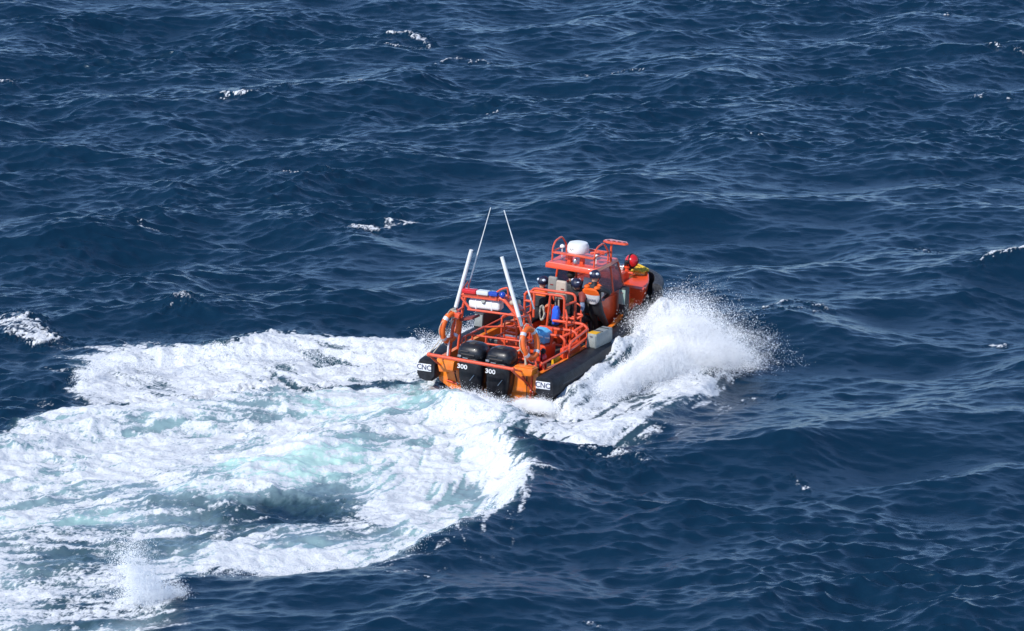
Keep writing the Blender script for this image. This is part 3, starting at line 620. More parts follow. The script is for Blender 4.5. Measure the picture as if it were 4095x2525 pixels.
ar.tube([(-.93, ay_, 2.22), (-.78, ay_ + .05, 2.52), (-.74, ay_ + .1, 2.25)], .022, 8); ar.tube([(.02, ay_ - .05, 2.24), (-.01, ay_ - .05, 2.38), (.10, ay_, 2.48), (.26, ay_ + .02, 2.54), (.25, ay_ + .1, 2.26)], .022, 8, fillet=.05)
ar.box((.33, ay_ + .18, 2.12), (.44, .40, .035), rot=RY(32), bev=.01); ar.box((-.98, ay_ - .02, 1.72), (.16, .14, .12), rot=RY(15)); ar.box((-.40, ay_ + .02, 2.20), (.95, .10, .05), rot=RY(-2.5))
ar.box((.80, ay_, 1.12), (.16, .12, .26), rot=RY(-18), bev=.02)
arch = ar.build('arch', M['rail'], boat, 40)
MB().box((-.80, ay_ + .24, 1.62), (.34, .36, .05), rot=RY(-15), bev=.01).build('light_shield', M['maroon'], arch)
mb = MB(); mb.box((-.67, ay_ - .02, 2.325), (.36, .17, .105), rot=RY(-3), bev=.03); mb.build('red_lamp', M['red'], arch)
MB().box((-.33, ay_ - .02, 2.342), (.31, .17, .105), rot=RY(-3), bev=.03).build('clear_lamp', M['clear'], arch)
MB().box((-.055, ay_ - .02, 2.358), (.23, .17, .105), rot=RY(-3), bev=.03).build('blue_lamp', M['blue'], arch)
MB().sphere((.155, ay_ - .02, 2.36), .075).build('blue_beacon', M['blue'], arch)
MB().lathe([(.01, 0), (.055, .0), (.065, .03), (.065, .2), (.05, .24), (.01, .25)], (.30, ay_ + .12, 2.16), RY(75), n=16).build('searchlight', M['beige'], arch)
for nm, a, b, r0, r1, mm in (('pole_antenna', (-1.02, ay_ - .03, 1.90), (-.66, ay_ - .05, 3.29), .046, .043, 'white'), ('pole_antenna', (.60, ay_ - .03, 1.92), (.12, ay_ - .05, 3.25), .046, .043, 'white'), ('whip_antenna', (-.80, .72, 2.46), (-.32, .72, 4.28), .017, .008, 'white'), ('whip_antenna', (.72, .85, 2.26), (-.02, .80, 4.25), .020, .010, 'white')):
    mb = MB(); A_, B_ = Vector(a), Vector(b); mb.tube([A_, A_.lerp(B_, .5), B_], [r0, (r0 + r1) / 2, r1], 12); p = mb.build(nm, M[mm], arch)
    m2 = MB(); m2.tube([A_ - (B_ - A_).normalized() * .22, A_.lerp(B_, .05)], r0 * .7 + .006, 10); m2.build('antenna_base', M['steel'], p)
# ---- deck rails, frames and racks
def frame(name, loops, r=.026, m='rail', fillet=.09):
    mb = MB()
    for P in loops:
        cl = P[0] == 'c'; Q = P[1:] if cl else P; mb.tube(Q, r, 8, closed=cl, fillet=fillet)
    return mb.build(name, M[m], boat)
def U(x0, x1, y, zt, zb0, zb1=None): return [(x0, y, zb0), (x0, y, zt), (x1, y, zt + .03), (x1 + .02, y, zb1 if zb1 is not None else zb0)]
frame('rear_cage', [U(-.42, .60, 2.75, 1.88, 1.20, .72), [(.62, 2.75, .74), (.30, 2.75, .72)], [(-.18, 2.75, 1.88), (-.18, 2.75, 1.3)], [(.24, 2.75, 1.90), (.16, 2.75, 1.02)], [(-.44, 2.75, 1.66), (-.2, 2.75, 1.66)], [(-.42, 2.75, 1.24), (-.42, 2.75, .55)], [(.30, 2.75, .72), (.30, 2.75, 1.1)]], .030, fillet=.12)
frame('front_cage', [U(-.46, .68, 3.15, 1.86, .55, .55), [(.68, 3.15, 1.30), (.3, 3.15, 1.28)], [(-.44, 2.77, 1.80), (-.47, 3.15, 1.78)], [(.61, 2.77, 1.70), (.69, 3.15, 1.72)], [(.62, 2.77, 1.2), (.70, 3.15, 1.2)], [(-.43, 2.77, 1.3), (-.46, 3.15, 1.3)], [(.68, 3.15, 1.42), (.90, 3.2, 1.42), (.72, 3.15, 1.30)]], .030, fillet=.13)
frame('side_loops', [[(.30, 2.35, 1.20), (1.02, 2.35, 1.26), (1.16, 2.35, 1.20), (1.16, 2.35, .98), (1.0, 2.35, .92)], [(.40, 2.6, 1.34), (1.16, 2.6, 1.38), (1.30, 2.6, 1.30), (1.30, 2.6, .85)], [(.2, 2.1, 1.12), (.86, 2.1, 1.16), (.98, 2.1, 1.08), (.98, 2.1, .9)], [(1.30, 2.6, 1.28), (1.32, 1.7, 1.16), (1.28, 1.65, .56)], [(1.30, 2.6, 1.08), (1.30, 1.7, .96)], [(.9, 2.1, 1.14), (1.04, 2.35, 1.22), (1.2, 2.6, 1.36)], [(.22, 2.1, 1.12), (.22, 2.1, .55)], [(.62, 2.1, 1.13), (.62, 2.1, .55)]], .033, fillet=.08)
frame('backrest_rail', [U(-.22, .08, 1.40, 1.50, .98), ], .022, fillet=.06)
[MB().box((-.06, 1.41, z), (.26, .03, .055), bev=.01).build('seat_slat', M['orange'], boat) for z in (1.12, 1.24, 1.36)]
frame('stern_rail', [[(-1.02, 1.05, .55), (-1.02, 1.05, 1.14), (.42, 1.05, 1.20), (.55, 1.05, .55)], [(-1.0, 1.05, .98), (.40, 1.05, 1.03)], [(-.50, 1.05, 1.16), (-.50, 1.05, .55)], [(-.02, 1.05, 1.18), (-.02, 1.05, .55)], [(-.95, 1.1, 1.14), (-1.0, 1.9, 1.12), (-.45, 2.2, 1.16), (-.45, 2.75, 1.1)], [(-.6, 1.7, .98), (-.2, 1.75, 1.26)], [(-.7, 1.45, .55), (-.7, 1.45, 1.12)]], .024)
frame('engine_guard', [[(.66, .42, .60), (.66, .42, .98), (1.12, .42, 1.00), (1.16, .42, .62)], [(.60, .62, .88), (1.2, .62, .92), (1.25, .62, .55)], [(.66, .42, .86), (1.12, .42, .88)], [(1.2, .5, .9), (1.28, 1.2, .98), (1.28, 1.65, 1.0)]], .026)
frame('port_rail', [[(-1.16, 1.1, .78), (-1.14, 1.1, 1.02), (-1.14, 2.2, 1.06), (-1.16, 2.3, .82)], [(-1.14, 1.6, 1.04), (-1.15, 1.6, .8)], [(-1.14, 2.2, 1.04), (-1.06, 3.5, 1.12), (-.92, 4.4, 1.16), (-.90, 4.6, .86)], [(-1.06, 3.5, .8), (-1.06, 3.5, 1.1)]], .022)
frame('helm_rail', [[(.60, 3.62, .53), (.60, 3.62, 1.50), (.40, 3.62, 1.56)], [(.60, 3.62, 1.20), (.36, 3.62, 1.20)], [(.36, 3.62, 1.2), (.36, 3.62, .53)]], .02)
MB().box((-.18, 1.75, .78), (.60, .42, .50), bev=.03).build('stowage_box', M['orange'], boat)
mb = MB(); mb.box((.42, 2.05, .74), (.46, .52, .42), bev=.03); mb.box((.38, 2.33, 1.08), (.36, .10, .36), bev=.02); mb.build('stowage_box', M['orange'], boat)
mb = MB(); mb.box((1.20, 1.95, .80), (.10, .86, .50), bev=.03); mb.box((.98, 2.3, .74), (.30, .10, .42), bev=.02); mb.build('side_locker', M['orange'], boat)
MB().box((-.10, .80, .66), (1.3, .34, .27), bev=.03).build('battery_box', M['deck'], boat)
# jockey seats
for (xx, yy, h) in ((-.62, 3.55, .0), (.02, 3.55, .02), (.38, 3.95, .0), (-.05, 4.30, .02)):
    b = MB().box((xx, yy, .76 + h), (.30, .50, .46), bev=.03, taper=(.85, .9)); sbase = b.build('jockey_seat', M['orange'], boat)
    MB().box((xx, yy, 1.02 + h), (.30, .54, .11), bev=.045, seg=3).build('seat_cushion', M['black'], sbase)
for (xx, yy, z0, z1, w, mm, hx) in ((-.07, 3.46, 1.70, 2.13, .25, 'greybeige', -.01), (.215, 3.34, 1.66, 2.10, .29, 'beige', .05)):
    b = MB().box((xx, yy, (z0 + z1) / 2), (w, .09, z1 - z0), bev=.04, seg=3, taper=(.9, 1)); b.tube([(xx - .07, yy + .02, z0 + .02), (xx - .07, yy + .05, 1.10)], .02, 8); b.tube([(xx + .07, yy + .02, z0 + .02), (xx + .07, yy + .05, 1.10)], .02, 8)
    bb = b.build('seat_backrest', M[mm], boat)
    MB().box((xx + hx, yy - .049, (z0 + z1) / 2 + .03), (.08, .012, .03), bev=.005).build('grab_slot', M['maroon'], bb)
# steering hoses, cables and dark gear on the sole
for P in ([(-.25, .45, .95), (-.2, .75, 1.02), (-.1, 1.1, .70), (-.05, 1.6, .56)], [(.45, .45, .95), (.35, .8, 1.04), (.1, 1.15, .72), (.05, 1.6, .56)], [(.95, .5, .90), (1.02, .9, .62), (.92, 1.6, .56), (.75, 2.2, .56)], [(-.9, .6, .9), (-.95, .9, .6), (-.9, 1.6, .56)], [(.52, 2.75, 1.0), (.62, 2.9, .85), (.58, 3.1, .60)]):
    MB().tube(P, .020, 8, fillet=.2).build('hose', M['black'], boat)
for c_, d_ in (((-.78, 2.15, .70), (.34, .5, .34)), ((.02, 2.95, .74), (.36, .34, .42)), ((.92, 2.75, .68), (.34, .5, .30)), ((-.55, .62, .72), (.3, .26, .38))):
    MB().box(c_, d_, bev=.05, seg=3, taper=(.9, .9)).build('gear_case', M['darkbox'], boat)
mb = MB(); mb.tube([(-.92, 2.6, .6), (-.92, 2.6, 1.25), (-.70, 2.75, 1.30), (-.45, 2.78, 1.25)], .024, 8, fillet=.08); mb.tube([(-.92, 2.6, 1.0), (-.45, 2.75, 1.02)], .02, 8); mb.build('cage_brace', M['rail'], boat)
mb = MB(); mb.tube([(.86, 2.4, .6), (.86, 2.4, 1.55), (.66, 2.72, 1.6)], .024, 8, fillet=.08); mb.tube([(.86, 2.4, 1.3), (.62, 2.75, 1.34)], .02, 8); mb.build('cage_brace', M['rail'], boat)
# ---- things carried on board
def thing(name, loc, label, cat, group=None, rz=0, rot=None):
    return tag(at_boat(name, loc, rz, rot), label, cat, group)
def deck_box(name, loc, d, front, side, label, patch=None):
    t = thing(name, loc, label, 'storage box', 'storage boxes strapped on the side tubes')
    b = MB().box((0, d[1] / 2, d[2] / 2), d, bev=.025, taper=(.94, .96)).build('case', M[side], t)
    hi = d[2] > .5
    MB().box((0, .0, d[2] * (.72 if hi else .5)), (d[0] * (.98 if hi else .82), .02, d[2] * (.46 if hi else .78)), rot=RX(-2.5), bev=.008).build('end_panel', M[front], t)
    [MB().box((0, d[1] * q, d[2] + .004), (d[0] * .9, .03, .012), bev=.003).build('strap', M['black'], t) for q in (.42, .76)]
    if patch: MB().box((0, .15, d[2] + .006), (d[0] * .80, .22, .012), bev=.003).build('yellow_label', M['yellow'], t)
    mb = MB(); mb.box((0, -.02, d[2] * .86), (.07, .012, .03), bev=.004); mb.build('latch', M['steel'], t)
    return t
deck_box('storage_box', (-1.53, 2.60, .86), (.25, .86, .36), 'grey', 'darkbox', 'dark storage box with a pale grey end on the port tube behind the arch')
deck_box('storage_box', (1.46, 2.48, .87), (.27, .84, .34), 'grey', 'grey', 'grey storage box with a yellow patch on top, on the starboard tube', True)
deck_box('storage_box', (.90, 5.12, .88), (.17, .24, .76), 'greenish', 'darkbox', 'dark storage box with a pale green end beside the cabin wall')
t = thing('life_raft_canister', (-.35, .72, 1.93), 'white life raft canister slung under the arch below the light bar', 'life raft')
mb = MB(); mb.box((0, 0, .10), (.80, .26, .22), rot=RY(-3), bev=.06, seg=3); mb.build('canister_shell', M['white'], t)
[MB().box((q, 0, .10 + .05 * q), (.035, .275, .235), rot=RY(-3), bev=.06, seg=3).build('strap', M['plate'], t) for q in (-.2, .2)]
MB().lathe([(.01, 0), (.06, 0), (.05, .05), (.01, .055)], (0, -.12, .18), RX(60), n=14).build('release_unit', M['grey'], t)
def life_ring(loc, rot, label):
    t = thing('life_ring', loc, label, 'life ring', 'life rings hung on the arch legs', rot=rot)
    P = [(0, .27 * math.cos(a), .33 * math.sin(a)) for a in [k * 2 * math.pi / 28 for k in range(28)]]
    MB().tube(P, .068, 12, closed=True).build('ring_body', M['ring'], t)
    for k in range(4):
        a0 = math.pi / 4 + k * math.pi / 2
        MB().tube([(0, .27 * math.cos(a0 + d), .33 * math.sin(a0 + d)) for d in (-.12, 0, .12)], .0715, 12).build('reflective_band', M['reflect'], t)
    MB().tube([(.0, (.35 + .04 * math.cos(4 * a)) * math.cos(a), (.41 + .04 * math.cos(4 * a)) * math.sin(a)) for a in [k * 2 * math.pi / 40 for k in range(40)]], .010, 6, closed=True).build('grab_line', M['rope'], t)
    return t
life_ring((-1.12, .48, 1.42), RZ(-14) @ RY(6), 'orange life ring hanging on the port leg of the arch')
life_ring((.95, .42, 1.38), RZ(-8) @ RY(-14), 'orange life ring with grey band hanging on the starboard leg of the arch')
t = thing('fire_extinguisher', (1.04, .92, .56), 'red fire extinguisher with black valve standing by the starboard locker', 'fire extinguisher')
MB().lathe([(.02, 0), (.085, .01), (.09, .04), (.09, .38), (.07, .45), (.03, .48)], (0, 0, 0), n=20).build('cylinder', M['red'], t)
mb = MB(); mb.lathe([(.03, .48), (.055, .49), (.06, .56), (.03, .60)], (0, 0, 0), n=14); mb.tube([(0, 0, .56), (0, -.12, .58), (.02, -.10, .35)], .014, 6); mb.build('valve', M['black'], t)
t = thing('fuel_can', (1.10, 1.45, .535), 'small yellow can on the deck beside the starboard locker', 'can')
MB().box((0, 0, .16), (.15, .20, .32), bev=.03, seg=3).build('can_body', M['yellow'], t); mb = MB(); mb.lathe([(.02, .31), (.035, .32), (.035, .36), (.02, .37)], (0, .05, 0), n=12); mb.tube([(0, -.07, .31), (0, -.06, .37), (0, .01, .37), (0, .02, .31)], .012, 6, fillet=.02); mb.build('cap_and_handle', M['black'], t)
def lumpy_bag(name, loc, d, m, label, cat, seed, parts=None):
    t = thing(name, loc, label, cat); g = np.random.default_rng(seed); b = bmesh.new(); bmesh.ops.create_uvsphere(b, u_segments=20, v_segments=14, radius=1)
    ph = g.uniform(0, 6, 6)
    for v in b.verts:
        c = v.co.copy(); e = .6; s_ = lambda q: math.copysign(abs(q) ** e, q)
        k = 1 + .09 * math.sin(5 * c.x + ph[0]) * math.cos(6 * c.z + ph[1]) + .07 * math.sin(9 * c.y + ph[2] + 4 * c.z)
        v.co = Vector((s_(c.x) * d[0] * k, s_(c.y) * d[1] * k, s_(c.z) * d[2] * k + d[2]))
    mm = MB(); mm._merge(b, True); mm.build('bag_body', M[m], t); return t
t = lumpy_bag('dry_bag', (.42, 2.70, 1.22), (.085, .07, .22), 'bluebag', 'bright blue dry bag hanging inside the rear cage', 'bag', 3)
MB().tube([(0, 0, .42), (-.02, .03, .50), (0, .05, .64), (.02, .02, .50), (.01, 0, .42)], .010, 6).build('strap', M['black'], t)
t = lumpy_bag('cloth_bundle', (.42, 2.02, .955), (.20, .20, .17), 'cyan', 'light blue and white bundle lying on the orange box aft of the cage', 'bundle', 5)
MB().tube([(-.21, -.05, .15), (-.1, -.21, .22), (.1, -.21, .2), (.21, -.04, .14)], .025, 8, fillet=.05).build('strap', M['plate'], t)
def rope_obj(name, strands, r, m, label, cat='rope'):
    mb = MB()
    for P in strands: mb.tube(P, r, 8, fillet=.08)
    o = mb.build(name, M[m]); o.matrix_world = BM.copy(); return tag(o, label, cat)
g_ = np.random.default_rng(4)
def coil(c, rx, rz_, turns, jit, axis_='y'):
    P = []
    for k in range(turns * 14):
        a = k * 2 * math.pi / 14; q = g_.normal(size=3) * jit
        P.append((c[0] + rx * math.cos(a) + q[0], c[1] + q[1] * 1.5, c[2] + rz_ * math.sin(a) + q[2]) if axis_ == 'y' else (c[0] + rx * math.cos(a) + q[0], c[1] + rz_ * math.sin(a) + q[1], c[2] + abs(q[2]) + k * .0006))
    return P
rope_obj('rope_coil', [coil((.06, 2.70, 1.45), .055, .17, 5, .010)], .014, 'rope', 'cream rope coil hanging in the middle of the rear cage', 'rope')
rope_obj('rope_coil', [coil((-1.06, .50, 1.74), .06, .10, 5, .014)], .013, 'rope', 'cream rope wound round the port leg of the arch above the life ring', 'rope')
rope_obj('mooring_line', [[(-1.08, .48, 1.62), (-1.22, .40, 1.25), (-1.50, .3, .85), (-1.62, .25, .70)], [(-1.04, .46, 1.6), (-1.18, .38, 1.2), (-1.44, .28, .80)]], .013, 'rope', 'pair of cream lines running from the port arch leg down to the tube', 'rope')
rope_obj('boat_hook', [[(.72, .46, 1.20), (.40, .30, .98)]], .020, 'rope', 'short pale pole leaning from the starboard arch leg towards the engines', 'boat hook')
rope_obj('boat_hook', [[(.80, .46, 1.18), (.94, .30, .80)]], .024, 'rope', 'pale pole standing below the starboard life ring', 'boat hook')
rope_obj('boat_hook', [[(-1.14, .42, .72), (-1.12, .42, 1.12)]], .024, 'plate', 'white pole standing below the port life ring', 'boat hook')
rope_obj('yellow_rope', [coil((.16, 7.30, 1.50), .30, .17, 4, .03, 'z'), coil((.34, 7.12, 1.52), .13, .10, 4, .03, 'z')], .026, 'yrope', 'yellow mooring rope heaped on the tip of the foredeck', 'rope')
t = thing('mooring_buoy', (.30, 6.80, 1.86), 'red round buoy lashed on top of the tow post at the bow', 'buoy')
MB().sphere((0, 0, 0), .165, (1, 1, .92), seg=28).build('float', M['red'], t)
MB().lathe([(.166, -.02), (.171, -.015), (.171, .015), (.166, .02)], (0, 0, 0), RX(70), n=28).build('net_band', M['black'], t)
MB().lathe([(.166, -.02), (.171, -.015), (.171, .015), (.166, .02)], (0, 0, 0), RY(80), n=28).build('net_band', M['black'], t)
mb = MB(); mb.lathe([(.03, -.20), (.06, -.18), (.05, -.15)], (0, 0, 0), n=12); mb.tube([(-.05, -.17, .03), (-.12, -.13, -.06), (-.10, -.12, -.16), (0, -.04, -.22)], .022, 8, fillet=.04); mb.sphere((-.06, -.16, -.02), .06, (1, .6, 1)); mb.build('lashing', M['black'], t)

# ------------------------------------------------------------------ the crew
def person(name, base, label, J, group='crew members in black drysuits and navy helmets', helmet=True, face=(0, 1, 0), hand_curl=(.5, .5), skin_arm=None):
    """J: joint positions in the boat's frame. One skinned body, helmet and vest as children."""
    o_ = Vector(base); root = thing(name, base, label, 'person', group)
    V, E_, Rr = [], [], []
    def v(p, r, parent=None):
        V.append(Vector(p) - o_); Rr.append(r if isinstance(r, tuple) else (r, r)); i = len(V) - 1
        if parent is not None: E_.append((parent, i))
        return i
    P = {k: Vector(q) for k, q in J.items()}
    pel = v(P['pelvis'], (.150, .115)); w = v(P['pelvis'].lerp(P['chest'], .45), (.135, .105), pel); ch = v(P['chest'], (.175, .125), w)
    nb = v(P['chest'].lerp(P['head'], .48), (.085, .075), ch); nk = v(P['chest'].lerp(P['head'], .66), .058, nb); f = Vector(face).normalized()
    hd = v(P['head'] + Vector((0, 0, .0)), (.080, .098), nk); v(P['head'] + Vector((0, 0, .075)), (.072, .085), hd)
    nose = v(P['head'] + f * .105 - Vector((0, 0, .012)), .014, hd)
    for s, n in ((-1, 'l'), (1, 'r')):
        sh = v(P['sh' + n], .078, ch); el0 = v(P['sh' + n].lerp(P['el' + n], .5), .062, sh); el = v(P['el' + n], .052, el0); m_ = v(P['el' + n].lerp(P['ha' + n], .5), .046, el); wr = v(P['ha' + n], .034, m_)
        d = (P['ha' + n] - P['el' + n]).normalized(); side = d.cross(Vector((0, 0, 1)));  side = side.normalized() if side.length > .1 else Vector((1, 0, 0)); pn = side.cross(d).normalized()
        pm = v(P['ha' + n] + d * .055, (.042, .026), wr)
        for k in range(4):
            a = P['ha' + n] + d * (.095 - .006 * abs(k - 1.4)) + side * (k - 1.5) * .021; b = a + d * (.030 - .003 * abs(k - 1.2)) - pn * .012; c = b + d * .016 - pn * .026
            i1 = v(a, .0105, pm); i2 = v(b, .0095, i1); v(c, .008, i2)
        a = P['ha' + n] + d * .035 + side * .04 * -s; b = a + d * .03 + side * .014 * -s - pn * .012; t1 = v(a, .012, wr); v(b, .010, t1)
        hp = v(P['hip' + n], .098, pel); th = v(P['hip' + n].lerp(P['kn' + n], .5), .088, hp); kn = v(P['kn' + n], .066, th); cf = v(P['kn' + n].lerp(P['an' + n], .4), .060, kn); an = v(P['an' + n], .045, cf); v(P['an' + n] + Vector((0, .15, -.035)), (.045, .032), an)
    me = bpy.data.meshes.new('body_src'); me.from_pydata([tuple(q) for q in V], E_, []); ob = bpy.data.objects.new('body_src', me); col.objects.link(ob)
    sk = ob.modifiers.new('s', 'SKIN'); sk.use_smooth_shade = True; ob.modifiers.new('d', 'SUBSURF').levels = 2
    for i, r in enumerate(Rr): me.skin_vertices[0].data[i].radius = r
    me.skin_vertices[0].data[0].use_root = True
    dg = bpy.context.evaluated_depsgraph_get(); me2 = bpy.data.meshes.new_from_object(ob.evaluated_get(dg)); me2.name = 'body'
    bpy.data.objects.remove(ob)
    for mm in ('suit', 'skin', 'glove'): me2.materials.append(M[mm])
    hc = P['head'] - o_
    hands = [P['hal'] - o_, P['har'] - o_]; els = [P['ell'] - o_, P['elr'] - o_]
    for p in me2.polygons:
        c = p.center; p.use_smooth = True
        if c.z > hc.z - .10 and (c - hc).length < .20: p.material_index = 1
        for h, e in zip(hands, els):
            if (c - h).dot((h - e).normalized()) > -.02 and (c - h).length < .2: p.material_index = 2
    body = bpy.data.objects.new('body', me2); col.objects.link(body); body.parent = root
    q = f.to_track_quat('Y', 'Z').to_matrix().to_4x4(); HM = Matrix.Translation(hc) @ q
    for s in (-1, 1):
        e = MB().sphere(HM @ Vector((s * .032, .092, .015)), .011, seg=10).build('eye', M['black'], root)
        MB().sphere(HM @ Vector((s * .086, .0, -.005)), .022, (.4, .8, 1.2), seg=10).build('ear', M['skin'], root)
    if helmet:
        b = bmesh.new(); bmesh.ops.create_uvsphere(b, u_segments=24, v_segments=16, radius=1)
        for vv in b.verts:
            c = vv.co; lim = -.15 if c.y > .3 else -.55
            if c.z < lim: c.z = lim; 
            vv.co = Vector((c.x * .126, c.y * .148, c.z * .124 + .045))
        bmesh.ops.transform(b, matrix=HM, verts=b.verts); mm = MB(); mm._merge(b, True); hl = mm.build('helmet', M['helmet'], root)
        for s in (-1, 1):
            MB().sphere(HM @ Vector((s * .072, -.090, .085)), .062, (.75, .62, .55), rot=q @ RZ(s * 30), seg=14).build('helmet_decal', M['helmetwh'], hl)
        MB().sphere(HM @ Vector((0, .05, .115)), .06, (1.1, .9, .5), seg=14).build('helmet_decal', M['helmetwh'], hl)
        b = MB(); b.tube([HM @ Vector((-.13, 0, .02)), HM @ Vector((-.09, .03, -.09)), HM @ Vector((0, .06, -.125)), HM @ Vector((.09, .03, -.09)), HM @ Vector((.13, 0, .02))], .008, 6, fillet=.03); b.build('chin_strap', M['black'], root)
    else:
        MB().sphere(HM @ Vector((0, -.012, .045)), .105, (.92, 1.05, .95)).build('hair', M['hair'], root)
    return root, P, o_
def vest(root, P, o_, top, bot, zs=1.0, w=.20, th=.07, name='life_vest', split=.5):
    """padded panels lying on the back, chest and shoulders"""
    c0, c1 = P['pelvis'] - o_, P['chest'] - o_; ax_ = (P['shr'] - P['shl']).normalized(); up_ = (c1 - c0).normalized(); fw = up_.cross(ax_).normalized()
    if fw.y < 0: fw = -fw
    for s, nm in ((-1, 'vest_back'), (1, 'vest_front')):
        secs = []
        for t, ww in ((-.22, .50), (-.17, .72), (-.07, .95), (.03, 1.0), (.12, .95), (.17, .7)):
            cc = c1 + up_ * t + fw * s * .095; W_ = w * ww
            secs.append([cc + ax_ * (W_ * math.cos(a)) + fw * s * (th * .62 * math.sin(a) + .02) for a in [k * 2 * math.pi / 16 for k in range(16)]])
        k_ = 3
        MB().loft(secs[:k_ + 1]).build(nm, M[bot], root, 60)
        MB().loft(secs[k_:]).build(nm, M[top], root, 60)
    MB().sphere(c1 + up_ * .15 - ax_ * .13, .075, (1, 1.4, .6)).build('vest_shoulder', M[top], root); MB().sphere(c1 + up_ * .15 + ax_ * .13, .075, (1, 1.4, .6)).build('vest_shoulder', M[top], root)
    return c1, ax_, up_, fw
# standing at the cabin door, back to us
r, P, o_ = person('person', (.75, 4.35, .53), 'person with orange and white back panel standing at the cabin door, right elbow out', dict(pelvis=(.74, 4.12, 1.34), chest=(.73, 3.96, 1.76), head=(.74, 3.99, 2.13), shl=(.55, 3.98, 1.88), shr=(.93, 3.98, 1.88), ell=(.48, 4.12, 1.62), hal=(.52, 4.40, 1.52), elr=(1.09, 4.10, 1.78), har=(.86, 4.30, 1.58),
    hipl=(.64, 4.14, 1.24), hipr=(.84, 4.14, 1.24), knl=(.62, 4.36, .92), knr=(.86, 4.42, .92), anl=(.60, 4.48, .60), anr=(.84, 4.62, .60)), face=(-.2, 1, -.1))
c1, ax_, up_, fw = vest(r, P, o_, 'vestor', 'vestwh', w=.22, th=.07)
mb = MB()
for k in range(5): mb.box(c1 + ax_ * (-.10 + .05 * k) - up_ * .10 - fw * .165, (.028, .008, .05), bev=.002)
mb.build('vest_lettering', M['ink'], r)
# seated, turned half back, arm hanging with a grey glove
r, P, o_ = person('person', (.36, 3.95, .53), 'person with a maroon sleeve and hanging grey glove, facing back beside the cabin door', dict(pelvis=(.38, 3.98, 1.14), chest=(.36, 3.94, 1.58), head=(.33, 3.86, 1.90), shl=(.19, 3.98, 1.68), shr=(.51, 3.86, 1.70), ell=(.14, 4.16, 1.46), hal=(.22, 4.38, 1.42), elr=(.57, 3.72, 1.62), har=(.605, 3.66, 1.50),
    hipl=(.28, 3.98, 1.08), hipr=(.47, 3.98, 1.08), knl=(.22, 4.34, 1.02), knr=(.50, 4.34, 1.02), anl=(.22, 4.30, .60), anr=(.52, 4.32, .60)), face=(.55, -.75, -.35))
MB().tube([Vector((.50, 3.86, 1.70)) - o_, Vector((.55, 3.78, 1.65)) - o_, Vector((.575, 3.71, 1.61)) - o_, Vector((.59, 3.685, 1.56)) - o_], [.10, .085, .07, .055], 14).build('sleeve', M['maroon'], r)
MB().tube([Vector((.595, 3.68, 1.56)) - o_, Vector((.61, 3.66, 1.47)) - o_, Vector((.62, 3.65, 1.39)) - o_], [.055, .06, .035], 12).build('gauntlet', M['glove'], r)
# seated on the port jockey seat
r, P, o_ = person('person', (-.50, 3.55, .53), 'person in orange vest and navy helmet sitting left of the two beige backrests', dict(pelvis=(-.50, 3.52, 1.16), chest=(-.47, 3.60, 1.56), head=(-.43, 3.66, 1.88), shl=(-.66, 3.62, 1.66), shr=(-.28, 3.62, 1.66), ell=(-.70, 3.78, 1.38), hal=(-.56, 4.0, 1.34), elr=(-.24, 3.80, 1.40), har=(-.30, 4.02, 1.36),
    hipl=(-.60, 3.54, 1.10), hipr=(-.42, 3.54, 1.10), knl=(-.70, 3.92, 1.04), knr=(-.40, 3.92, 1.04), anl=(-.76, 3.86, .60), anr=(-.38, 3.86, .60)), face=(.1, 1, -.05))
vest(r, P, o_, 'vestor', 'suit', w=.20, th=.07)
# seated ahead of the beige backrests
r, P, o_ = person('person', (.0, 4.25, .53), 'person with dark hair sitting in front of the beige backrests under the cabin roof', dict(pelvis=(-.02, 4.24, 1.16), chest=(-.02, 4.32, 1.60), head=(-.02, 4.28, 1.97), shl=(-.20, 4.32, 1.72), shr=(.16, 4.32, 1.72), ell=(-.26, 4.46, 1.44), hal=(-.14, 4.70, 1.44), elr=(.22, 4.46, 1.44), har=(.14, 4.72, 1.44),
    hipl=(-.11, 4.26, 1.10), hipr=(.08, 4.26, 1.10), knl=(-.18, 4.60, 1.04), knr=(.14, 4.60, 1.04), anl=(-.20, 4.56, .60), anr=(.15, 4.56, .60)), helmet=False, group='crew members in black drysuits', face=(0, 1, -.1))

# ------------------------------------------------------------------ airborne spray: droplets thrown up by the hull
spr = bpy.data.materials.new('spray_water'); spr.use_nodes = True; nts = spr.node_tree; nts.nodes.remove(nts.nodes['Principled BSDF'])
dfs = nts.nodes.new('ShaderNodeBsdfDiffuse'); dfs.inputs[0].default_value = (.99, .99, .99, 1); trn = nts.nodes.new('ShaderNodeBsdfTranslucent'); trn.inputs[0].default_value = (.99, .99, .99, 1); mxs = nts.nodes.new('ShaderNodeMixShader'); mxs.inputs[0].default_value = .12
nts.links.new(dfs.outputs[0], mxs.inputs[1]); nts.links.new(trn.outputs[0], mxs.inputs[2])
clr = nts.nodes.new('ShaderNodeBsdfTransparent'); mx2 = nts.nodes.new('ShaderNodeMixShader'); mx2.inputs[0].default_value = .0
nts.links.new(mxs.outputs[0], mx2.inputs[1]); nts.links.new(clr.outputs[0], mx2.inputs[2]); nts.links.new(mx2.outputs[0], nts.nodes['Material Output'].inputs['Surface'])
TET = np.array([[1, 1, 1], [1, -1, -1], [-1, 1, -1], [-1, -1, 1]], np.float32) / 1.732; TF = np.array([[0, 1, 2], [0, 3, 1], [0, 2, 3], [1, 3, 2]])
ng = bpy.data.node_groups.new('mist_points', 'GeometryNodeTree'); ng.interface.new_socket('Geometry', in_out='INPUT', socket_type='NodeSocketGeometry'); ng.interface.new_socket('Geometry', in_out='OUTPUT', socket_type='NodeSocketGeometry')
